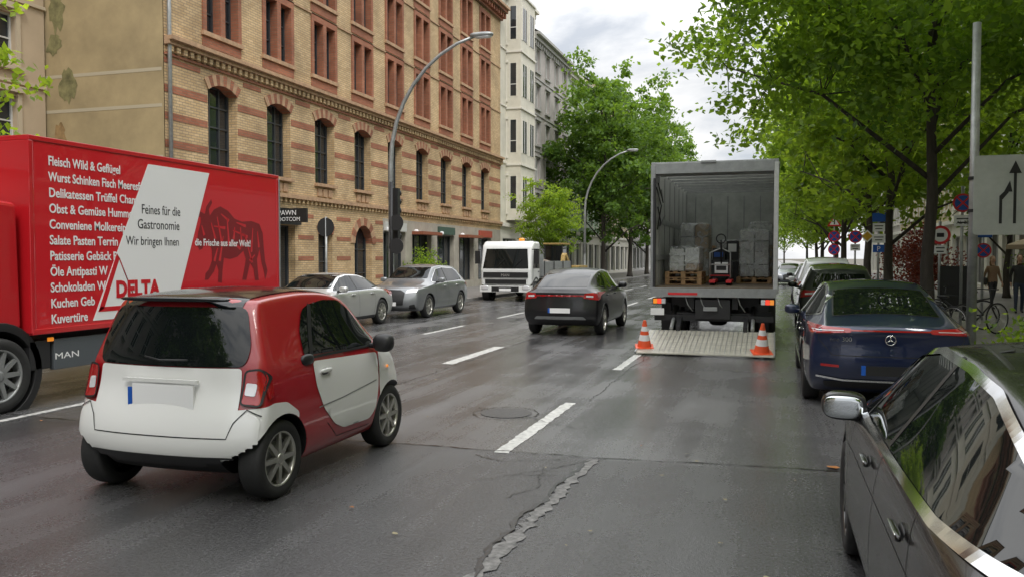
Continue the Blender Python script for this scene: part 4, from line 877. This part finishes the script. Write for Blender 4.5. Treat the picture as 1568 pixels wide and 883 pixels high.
# ---------------------------------------------------------------- trees
def tree_mesh(name,H,Rr,z0,ncl,nl,leaf,seed,tr=.17,lm=LEAF,sq=1.0):
    g=np.random.default_rng(seed); r=random.Random(seed); mb=MB()
    top=z0+(H-z0)*.75
    tp=[(0,0,0),(.02,.0,.3)]+[(r.uniform(-.12,.12)*(i/3),r.uniform(-.12,.12)*(i/3),top*i/7) for i in range(1,8)]
    mb.tube(tp,[tr*1.5,tr*1.1]+[tr*(1-.85*i/8) for i in range(1,8)],BARK,10)
    cz=(z0+H)/2; hz=(H-z0)/2
    ph=g.uniform(0,6.28,8)
    d=g.normal(size=(ncl,3)); d/=np.linalg.norm(d,axis=1)[:,None]
    az=np.arctan2(d[:,1],d[:,0]); el=d[:,2]
    lump=1+.16*np.sin(3*az+ph[0]+2*el)+.13*np.sin(5*az+ph[1]-4*el)+.10*np.sin(7*el*2+ph[2]+2*az)
    rad=g.uniform(.12,1,ncl)**.45*lump
    c=np.stack([d[:,0]*rad*Rr,d[:,1]*rad*Rr,cz+d[:,2]*rad*hz*np.where(d[:,2]<0,.9,1)],1)
    c[:,2]=np.maximum(c[:,2],z0-.3)
    limbs=[]
    for i in range(11):
        a=i*2.4+r.uniform(-.3,.3); zs=max(z0*.75,1.8)+ (top-z0)*.8*i/11; ln=Rr*r.uniform(.6,.9)*(1-.35*i/11)
        p0=Vector((0,0,zs)); p1=p0+Vector((math.cos(a)*ln*.5,math.sin(a)*ln*.5,ln*.45)); p2=p0+Vector((math.cos(a)*ln,math.sin(a)*ln,ln*.65))
        mb.tube([p0,p1,p2],[tr*.42,tr*.26,tr*.1],BARK,6); limbs+= [p1,p2,(p1+p2)/2]
    for i in range(0,ncl,3):
        q=Vector(c[i]); b=min(limbs,key=lambda l:(l-q).length)
        mid=(b+q)/2+Vector((0,0,.15)); mb.tube([b,mid,q],[tr*.13,tr*.09,.008],BARK,4,False)
    n=ncl*nl
    cc=np.repeat(c,nl,0); cs=np.repeat(g.uniform(.45,1.0,ncl),nl)*(Rr/5)**.5
    off=g.normal(size=(n,3))*np.array([.55,.55,.30])*cs[:,None]
    off[:,2]-=.12*(off[:,0]**2+off[:,1]**2)
    pos=cc+off
    nrm=g.normal(size=(n,3))*.75+np.array([0,0,.8]); nrm/=np.linalg.norm(nrm,axis=1)[:,None]
    t=g.normal(size=(n,3)); t[:,2]-=.5; t-=nrm*np.sum(t*nrm,1)[:,None]; t/=np.linalg.norm(t,axis=1)[:,None]; b=np.cross(nrm,t)
    s=(leaf*g.uniform(.6,1.2,n))[:,None]
    q=np.stack([pos-t*s,pos+b*s*.62-t*s*.1,pos+t*s-nrm*s*.25,pos-b*s*.62-t*s*.1],1).reshape(-1,3)
    nv=len(mb.v); nf=len(mb.f)
    V=np.concatenate([np.array(mb.v),q]); 
    Fl=mb.f+[tuple(x) for x in (nv+np.arange(4*n).reshape(-1,4)).tolist()]
    me=bpy.data.meshes.new(name); me.from_pydata(V.tolist(),[],Fl); me.materials.append(BARK); me.materials.append(lm)
    me.polygons.foreach_set('material_index',[0]*nf+[1]*n); me.polygons.foreach_set('use_smooth',[True]*nf+[False]*n)
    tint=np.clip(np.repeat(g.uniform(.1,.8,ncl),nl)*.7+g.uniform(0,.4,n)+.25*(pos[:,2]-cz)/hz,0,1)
    col=np.zeros((len(V),4),dtype=np.float32); col[:,3]=1; col[nv:,:3]=np.repeat(tint,4)[:,None]
    at=me.color_attributes.new('tint','FLOAT_COLOR','POINT'); at.data.foreach_set('color',col.ravel()); me.update()
    return me
def put(name,me,x,y,rz=0,s=1,sz=1):
    o=bpy.data.objects.new(name,me); coll.objects.link(o); o.location=(x,y,.1); o.rotation_euler=(0,0,rz); o.scale=(s,s,s*sz); return o
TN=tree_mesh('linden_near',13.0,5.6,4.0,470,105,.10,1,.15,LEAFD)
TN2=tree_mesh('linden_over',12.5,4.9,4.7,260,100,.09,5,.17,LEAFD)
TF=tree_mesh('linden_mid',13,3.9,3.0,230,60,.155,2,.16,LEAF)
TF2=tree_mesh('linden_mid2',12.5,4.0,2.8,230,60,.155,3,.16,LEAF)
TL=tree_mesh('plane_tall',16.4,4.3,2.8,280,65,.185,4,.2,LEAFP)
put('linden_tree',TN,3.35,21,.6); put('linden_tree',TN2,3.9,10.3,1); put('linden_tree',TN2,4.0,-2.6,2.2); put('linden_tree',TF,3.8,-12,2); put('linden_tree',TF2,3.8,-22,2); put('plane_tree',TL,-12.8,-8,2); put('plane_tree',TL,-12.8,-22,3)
for i,(x,y) in enumerate(((3.6,30),(3.9,39.5),(3.6,49),(3.9,59),(3.6,70),(3.8,84),(3.6,102))): put('linden_tree',TF if i%2 else TF2,x,y,i*1.3,1+.04*(i%3))
put('linden_tree',TF,9.4,40,2.1,.8)
for i,(x,y) in enumerate(((-12.6,64),(-12.4,75),(-12.6,87),(-12.4,104))): put('plane_tree',TL,x,y,i*1.7,1.0+.05*(i%2))
put('small_street_tree',TF,-13.6,51,2,.5); put('small_street_tree',TF2,-13.8,9.2,.4,.54)
put('street_end_tree',TF,-4,190,0,1.3); put('street_end_tree',TF2,2,185,1,1.2)
def shrub(name,x,y,w,h,lm,seed,n=1400,leaf=.05):
    g=np.random.default_rng(seed); k=22; c=g.normal(size=(k,3))*np.array([w*.3,w*.3,h*.22])+np.array([0,0,h*.55]); pos=np.repeat(c,n//k,0)+g.normal(size=(n//k*k,3))*.16*w; pos[:,2]=np.abs(pos[:,2]); m=len(pos)
    a=g.normal(size=(m,3)); a/=np.linalg.norm(a,axis=1)[:,None]; b=np.cross(a,g.normal(size=(m,3))); b/=np.linalg.norm(b,axis=1)[:,None]
    q=np.stack([pos-a*leaf,pos+b*leaf*.6,pos+a*leaf,pos-b*leaf*.6],1).reshape(-1,3)
    me=bpy.data.meshes.new(name); me.from_pydata(q.tolist(),[],[tuple(t) for t in np.arange(4*m).reshape(-1,4).tolist()]); me.materials.append(lm)
    at=me.color_attributes.new('tint','FLOAT_COLOR','POINT'); col=np.ones((4*m,4),dtype=np.float32); col[:,:3]=np.repeat(g.uniform(0,1,m),4)[:,None]; at.data.foreach_set('color',col.ravel())
    o=bpy.data.objects.new(name,me); coll.objects.link(o); o.location=(x,y,.12); return o
shrub('flower_bed_plants',3.5,12.3,1.3,.75,LEAF,1,2600,.045); shrub('flower_bed_plants',4.6,15.0,1.4,.7,LEAF,9,2200)
shrub('red_leaved_shrub',5.1,33,1.3,2.3,LEAFR,2,2600,.06); shrub('red_leaved_shrub',5.6,37,1.5,2.6,LEAFR,3,2600,.06); shrub('terrace_hedge',9.3,28,1.4,1.6,LEAFD,4,2200); shrub('terrace_hedge',9.6,33,1.6,1.8,LEAFD,14,2200)
shrub('potted_shrub',-16.3,37.4,1.0,2.0,LEAF,6,1600,.06); shrub('potted_shrub',-16.3,40,.9,1.6,LEAF,7,1400,.06)
# ---------------------------------------------------------------- street furniture
def lamp(x,y,h=9.2,arm=3.1):
    m=MB(); m.lathe([(.16,0),(.14,.9),(.10,1.0),(.095,2)],(0,0,.1),'z',GALV,14)
    pts=[(0,0,2)]+[(0,0,h*.55)]
    for i in range(1,9):
        t=i/8; a=t*math.pi*.44; pts.append((arm*(1-math.cos(a))/(1-math.cos(math.pi*.44)),0,h*.55+(h*.45)*math.sin(a)/math.sin(math.pi*.44)))
    m.tube(pts,[.095,.085]+[.075-.004*i for i in range(8)],GALV,12)
    m.sell((arm+.25,0,h+.03),(.42,.15,.085),GREY,.7); m.sell((arm+.3,0,h-.04),(.32,.12,.05),WL,.8)
    return m.obj('street_lamp',None,0,(x,y,0))
lamp(-12.75,26.6); lamp(-12.75,57.8); lamp(-12.75,92)
m=MB()
for z in (2.4,3.3): m.box(-.15,.15,.2,.40,z,z+.90,BLK); 
for z in (2.55,2.85,3.15,3.45,3.75,4.05): m.lathe([(.11,0),(.13,.16)],(0,.40,z),'y',BLK,12)
m.disc((.2,-.05,2.2),.27,'y',DK,.02); m.disc((.2,-.05,3.0),.27,'y',DK,.02); m.tube([(0,0,.1),(0,0,4.4)],.06,DK)
m.obj('traffic_light',None,0,(-12.55,26.2,0))
m=MB(); m.tube([(0,0,.1),(0,0,3.0)],.035,GALV); m.disc((0,-.03,2.7),.28,'y',DK,.015); m.obj('traffic_sign_back',None,0,(-12.6,21.9,0))
def pole(name,x,y,h,items,r=.035):
    e=empty(name,(x,y,0)); m=MB(); m.tube([(0,0,.1),(0,0,h)],r,GALV,10); m.obj('pole',e)
    m=MB(); Y=-r-.01
    for it in items:
        k,z=it[0],it[1]; s=it[2] if len(it)>2 else .3; X=it[3] if len(it)>3 else 0
        if k=='nostop':
            m.disc((X,Y,z),s,'y',REDS,.01,28,-1); m.disc((X,Y-.012,z),s*.8,'y',BLUE,.003,28,-1)
            for a in (45,135):
                c,sn=math.cos(R(a)),math.sin(R(a)); m.prism([(X+c*s*.85-sn*s*.09,z+sn*s*.85+c*s*.09),(X+c*s*.85+sn*s*.09,z+sn*s*.85-c*s*.09),(X-c*s*.85+sn*s*.09,z-sn*s*.85-c*s*.09),(X-c*s*.85-sn*s*.09,z-sn*s*.85+c*s*.09)],lambda u,v,d:(u,d,v),Y-.016-(a>90)*.003,Y-.020-(a>90)*.003,REDS)
        elif k=='ring': m.disc((X,Y,z),s,'y',REDS,.01,28,-1); m.disc((X,Y-.012,z),s*.72,'y',WHITE,.003,28,-1); m.box(X-s*.35,X+s*.35,Y-.02,Y-.018,z-.05,z+.05,BLK)
        elif k=='tri':
            for q,mt,dd in ((1,REDS,0),(.66,WHITE,.004)): m.prism([(X-s*q,z-s*.6*q),(X+s*q,z-s*.6*q),(X,z+s*1.1*q)],lambda u,v,d:(u,d,v),Y-dd,Y-.01-dd,mt)
            m.box(X-.03,X+.03,Y-.02,Y-.016,z-.12,z+.15,BLK)
        elif k=='diamond': m.prism([(X-s,z),(X,z-s),(X+s,z),(X,z+s)],lambda u,v,d:(u,d,v),Y,Y-.01,WHITE); m.prism([(X-s*.75,z),(X,z-s*.75),(X+s*.75,z),(X,z+s*.75)],lambda u,v,d:(u,d,v),Y-.011,Y-.016,YEL)
        elif k in('blue','white','redw'):
            mt={'blue':BLUE,'white':WHITE,'redw':REDS}[k]; m.box(X-s*.7,X+s*.7,Y-.01,Y,z-s*.5,z+s*.5,mt)
            if k=='white': m.box(X-s*.5,X+s*.5,Y-.013,Y-.011,z+.03,z+.06,BLK); m.box(X-s*.4,X+s*.4,Y-.013,Y-.011,z-.06,z-.03,BLK)
    o=m.obj('signs',e)
    for it in items:
        if len(it)>4: text(e,it[4],(it[3],Y-.022,it[1]-.08),it[5],BLK if it[0]=='white' else WHITE,(R(90),0,0),al='CENTER')
    return e
SB=M('sign_board_grey',(.42,.44,.41),.5,var=.12,vs=3)
e=empty('lane_shift_sign',(2.93,14.5,0)); m=MB(); m.tube([(0,0,.1),(0,0,5.4)],[.075,.06],GALV,14); m.tube([(1.15,0,.1),(1.15,0,3.4)],.04,GALV,10); m.obj('pole',e)
m=MB(); m.prism(rnd([(-.02,2.15),(1.28,2.15),(1.28,3.36),(-.02,3.36)],.06),lambda u,v,d:(u,d,v),-.09,-.07,SB)
f=lambda u,v,d:(u,d,v)
m.prism([(.52,2.32),(.56,2.32),(.56,3.1),(.52,3.1)],f,-.09,-.094,BLK); m.prism([(.455,3.08),(.625,3.08),(.54,3.27)],f,-.09,-.094,BLK)
m.prism([(.33,2.32),(.37,2.32),(.37,2.68),(.455,2.79),(.455,2.87),(.33,2.74)],f,-.0905,-.0945,BLK); m.prism([(.39,2.80),(.505,2.80),(.47,2.97)],f,-.091,-.095,BLK)
m.prism([(.80,2.32),(.84,2.32),(.84,3.1),(.80,3.1)],f,-.09,-.094,BLK); m.prism([(.74,3.08),(.90,3.08),(.82,3.26)],f,-.09,-.094,BLK)
m.obj('board',e)
for z in (2.5,3.0): mm=MB(); mm.lathe([(.085,0),(.085,.05)],(0,0,z),'z',DK,14); mm.obj('clamp',e)
pole('no_stopping_sign',4.25,22.2,3.5,[('nostop',3.1,.22),('white',2.68,.26,0,'Ab 23',.11)])
pole('weight_limit_sign',3.9,22.9,2.7,[('ring',2.36,.23),('white',2.0,.2)])
pole('warning_sign',3.05,48,4.2,[('tri',3.7,.36),('nostop',2.95,.3),('nostop',2.25,.3)])
pole('parking_sign',3.2,29.3,3.3,[('blue',3.1,.28),('white',2.78,.26),('white',2.42,.28),('blue',2.1,.24,0,'P',.22)])
pole('no_stopping_sign',2.95,34.5,3.0,[('nostop',2.6,.24),('diamond',2.62,.24,.42),('white',2.2,.25)])
pole('pedestrian_zone_sign',5.4,25.5,2.9,[('blue',2.5,.3),('nostop',2.0,.2)])
m=MB(); m.box(-.4,.4,-.03,.03,.5,1.6,BLK); m.box(-.34,.34,-.035,-.03,.6,1.5,DK); 
for s in (-.36,.36): m.box(s-.03,s+.03,-.03,.03,.12,.5,BLK)
m.obj('notice_board',None,.005,(4.3,22.8,0))
def bicycle(x,y,rz):
    e=empty('bicycle',(x,y,.12),rz); m=MB()
    for yy in (0,1.05):
        m.torus((0,yy,.35),.33,.018,'x',TYRE); m.torus((0,yy,.35),.305,.008,'x',ALU)
        for i in range(12): a=math.pi*i/6; m.tube([(0,yy,.35),(0,yy+.3*math.cos(a),.35+.3*math.sin(a))],.002,ALU,3)
    F=[((0,0,.35),(0,.42,.32)),((0,.42,.32),(0,.30,.85)),((0,0,.35),(0,.33,.72)),((0,.33,.75),(0,.85,.80)),((0,.42,.32),(0,.87,.68)),((0,.87,.62),(0,1.05,.35)),((0,.87,.62),(0,.82,.98))]
    for a,b in F: m.tube([a,b],.017,DK,8)
    m.tube([(-.27,.74,1.0),(-.1,.84,.99),(.1,.84,.99),(.27,.74,1.0)],.013,DK,8); m.sell((0,.26,.88),(.07,.13,.03),BLK); m.torus((.04,.42,.32),.09,.008,'x',ALU,18)
    m.tube([(-.12,.42,.22),(.12,.42,.42)],.012,DK); m.obj('frame_and_wheels',e)
bicycle(3.55,19.2,.7); bicycle(3.9,20.2,-.9); bicycle(4.7,22.0,1.1)
PAR=M('parasol_cloth',(.30,.24,.16),.8)
m=MB(); m.lathe([(.0005,2.7),(.7,2.55),(1.5,2.25),(1.5,2.1)],(0,0,0),'z',PAR,8,sm=False); m.tube([(0,0,.1),(0,0,2.7)],.025,DK); m.obj('parasol',None,0,(9.2,33,0))
# ---------------------------------------------------------------- people
SKIN=M('skin',(.5,.3,.21),.5)
def person(name,x,y,rz,top,legs,hair,bag=None,H=1.68,step=.22):
    e=empty(name,(x,y,.12),rz); s=H/1.7
    V=[(0,0,.95,.145),(0,0,1.12,.12),(0,.0,1.30,.145),(0,0,1.42,.085),(0,.01,1.50,.052),(0,.02,1.58,.05)]
    E=[(0,1),(1,2),(2,3),(3,4),(4,5)]
    def chain(pts,root):
        p=root
        for q in pts: V.append(q); E.append((p,len(V)-1)); p=len(V)-1
        return p
    for sg in (-1,1):
        st=step*sg
        chain([(sg*.09,0,.88,.10),(sg*.10,st*.55+.03,.50,.062),(sg*.10,st-.04,.09,.042),(sg*.10,st+.02,.04,.04),(sg*.11,st+.14,.03,.032)],0)
        chain([(sg*.17,0,1.38,.06),(sg*.23,-.03-st*.2,1.10,.042),(sg*.22,.08-st*.5,.86,.028)],2)
    me=bpy.data.meshes.new('b'); me.from_pydata([(a*s,b*s,c*s) for a,b,c,_ in V],E,[]); o=bpy.data.objects.new('figure',me); coll.objects.link(o)
    o.modifiers.new('sk','SKIN'); 
    for i,v in enumerate(V): q=me.skin_vertices[0].data[i]; q.radius=(v[3]*s*(1.15 if i<3 else 1),v[3]*s*(.85 if i<3 else 1)); q.use_root=(i==0)
    sb=o.modifiers.new('ss','SUBSURF'); sb.levels=2
    dg=bpy.context.evaluated_depsgraph_get(); m2=bpy.data.meshes.new_from_object(o.evaluated_get(dg)); o.modifiers.clear(); o.data=m2
    m2.materials.clear(); 
    for mt in (top,legs,SKIN,BLK): m2.materials.append(mt)
    for p in m2.polygons:
        p.use_smooth=True; c=p.center/s; lat=abs(c.x)>.165
        p.material_index=3 if c.z<.08 else (2 if c.z>1.45 or (lat and c.z<.92) else (0 if c.z>.90 or lat else 1))
    o.parent=e
    h=MB(); z=1.64
    h.sell((0,.02,z*s),(.072*s,.09*s,.112*s),SKIN,.95,16,12); h.sell((0,.115*s,(z-.01)*s),(.012,.018,.022),SKIN,1)
    for sg in (-1,1): h.sell((sg*.03*s,.098*s,(z+.012)*s),(.012,.008,.007),BLK,1,8,6); h.sell((sg*.074*s,.02,z*s),(.01,.018,.028),SKIN,1,8,6)
    h.sell((0,.10*s,(z-.055)*s),(.024,.008,.006),REDS,1,8,6)
    h.sell((0,-.015,(z+.03)*s),(.085*s,.093*s,.108*s),hair,.95,16,12); h.sell((0,-.06*s,(z-.12)*s),(.075*s,.045*s,.14*s),hair,.9,12,10)
    for sg in (-1,1):
        hx,hy,hz=sg*.22*s,(.10-step*sg*.5)*s,.82*s
        h.sell((hx,hy,hz),(.015,.036,.048),SKIN,.8,10,8)
        for i,l in enumerate((.055,.068,.064,.05)): yy=hy+(.027-.018*i); h.tube([(hx,yy,hz-.03),(hx-sg*.004,yy+.004,hz-.03-l*.6),(hx-sg*.018,yy+.006,hz-.035-l)],[.009,.008,.006],SKIN,6)
        h.tube([(hx,hy+.03,hz+.01),(hx-sg*.01,hy+.052,hz-.02),(hx-sg*.015,hy+.055,hz-.045)],[.011,.009,.007],SKIN,6)
    if bag: h.sell((.25*s,-.02,.92*s),(.05,.14,.13),bag,.6); h.tube([(.25*s,-.02,1.03*s),(.15*s,-.02,1.42*s)],.012,bag,6)
    h.obj('head_and_hands',e)
person('pedestrian',6.95,31.4,math.pi+.3,M('brown_coat',(.24,.15,.09),.8),M('dark_trousers',(.03,.03,.035),.8),M('blond_hair',(.28,.17,.08),.6),BLK)
person('pedestrian',7.2,29.2,math.pi-.1,M('black_coat',(.02,.02,.022),.7),M('blue_jeans',(.03,.04,.07),.8),M('brown_hair',(.12,.06,.03),.6),None,1.72,.15)
# ---------------------------------------------------------------- world, sun, camera
w=bpy.data.worlds.new('World'); scene.world=w; w.use_nodes=True; t=w.node_tree; L=t.links.new; N=t.nodes.new
bg=t.nodes['Background']; bg.inputs[1].default_value=.1
EL,AZ=48,150
sky=N('ShaderNodeTexSky'); sky.sky_type='NISHITA'; sky.sun_disc=False; sky.sun_elevation=R(EL); sky.sun_rotation=R(AZ)
tc=N('ShaderNodeTexCoord'); sp=N('ShaderNodeSeparateXYZ'); L(tc.outputs['Generated'],sp.inputs[0])
mp=N('ShaderNodeMapping'); mp.inputs['Scale'].default_value=(1,1,2.2); L(tc.outputs['Generated'],mp.inputs[0])
n1=N('ShaderNodeTexNoise'); n1.inputs['Scale'].default_value=5.0; n1.inputs['Detail'].default_value=9; n1.inputs['Roughness'].default_value=.55; n1.inputs['Distortion'].default_value=.3; L(mp.outputs[0],n1.inputs['Vector'])
rp=N('ShaderNodeValToRGB'); rp.color_ramp.elements[0].position=.36; rp.color_ramp.elements[0].color=(6.9,7.2,7.7,1); rp.color_ramp.elements[1].position=.56; rp.color_ramp.elements[1].color=(10.8,10.8,10.8,1)
L(n1.outputs['Fac'],rp.inputs[0])
gr=N('ShaderNodeMapRange'); gr.inputs[1].default_value=.2; gr.inputs[2].default_value=.95; gr.inputs[3].default_value=1.0; gr.inputs[4].default_value=3.1; L(sp.outputs[2],gr.inputs[0])
sc=N('ShaderNodeVectorMath'); sc.operation='SCALE'; L(rp.outputs[0],sc.inputs[0]); L(gr.outputs[0],sc.inputs['Scale'])
cr=N('ShaderNodeMapRange'); cr.inputs[1].default_value=.36; cr.inputs[2].default_value=.48; cr.inputs[3].default_value=.80; cr.inputs[4].default_value=.97; L(n1.outputs['Fac'],cr.inputs[0])
mx=N('ShaderNodeMix'); mx.data_type='RGBA'; L(cr.outputs[0],mx.inputs[0]); L(sky.outputs[0],mx.inputs[6]); L(sc.outputs[0],mx.inputs[7]); L(mx.outputs[2],bg.inputs[0])
sd=bpy.data.lights.new('sun','SUN'); sd.energy=1.4; sd.angle=R(14); sd.color=(1,.96,.9)
so=bpy.data.objects.new('sun',sd); coll.objects.link(so)
dirv=Vector((math.sin(R(AZ))*math.cos(R(EL)),math.cos(R(AZ))*math.cos(R(EL)),math.sin(R(EL))))
so.rotation_euler=(-dirv).to_track_quat('-Z','Y').to_euler(); so.location=(20,-20,40)
cd=bpy.data.cameras.new('camera'); cd.lens=29.4; cd.sensor_width=36; cd.clip_end=3000; cd.clip_start=.05
cam=bpy.data.objects.new('camera',cd); coll.objects.link(cam); cam.location=(0,0,1.8); cam.rotation_euler=(R(90-2.08),0,R(17.4)); scene.camera=cam
scene.view_settings.view_transform='Standard'; scene.view_settings.look='None'; scene.view_settings.exposure=0
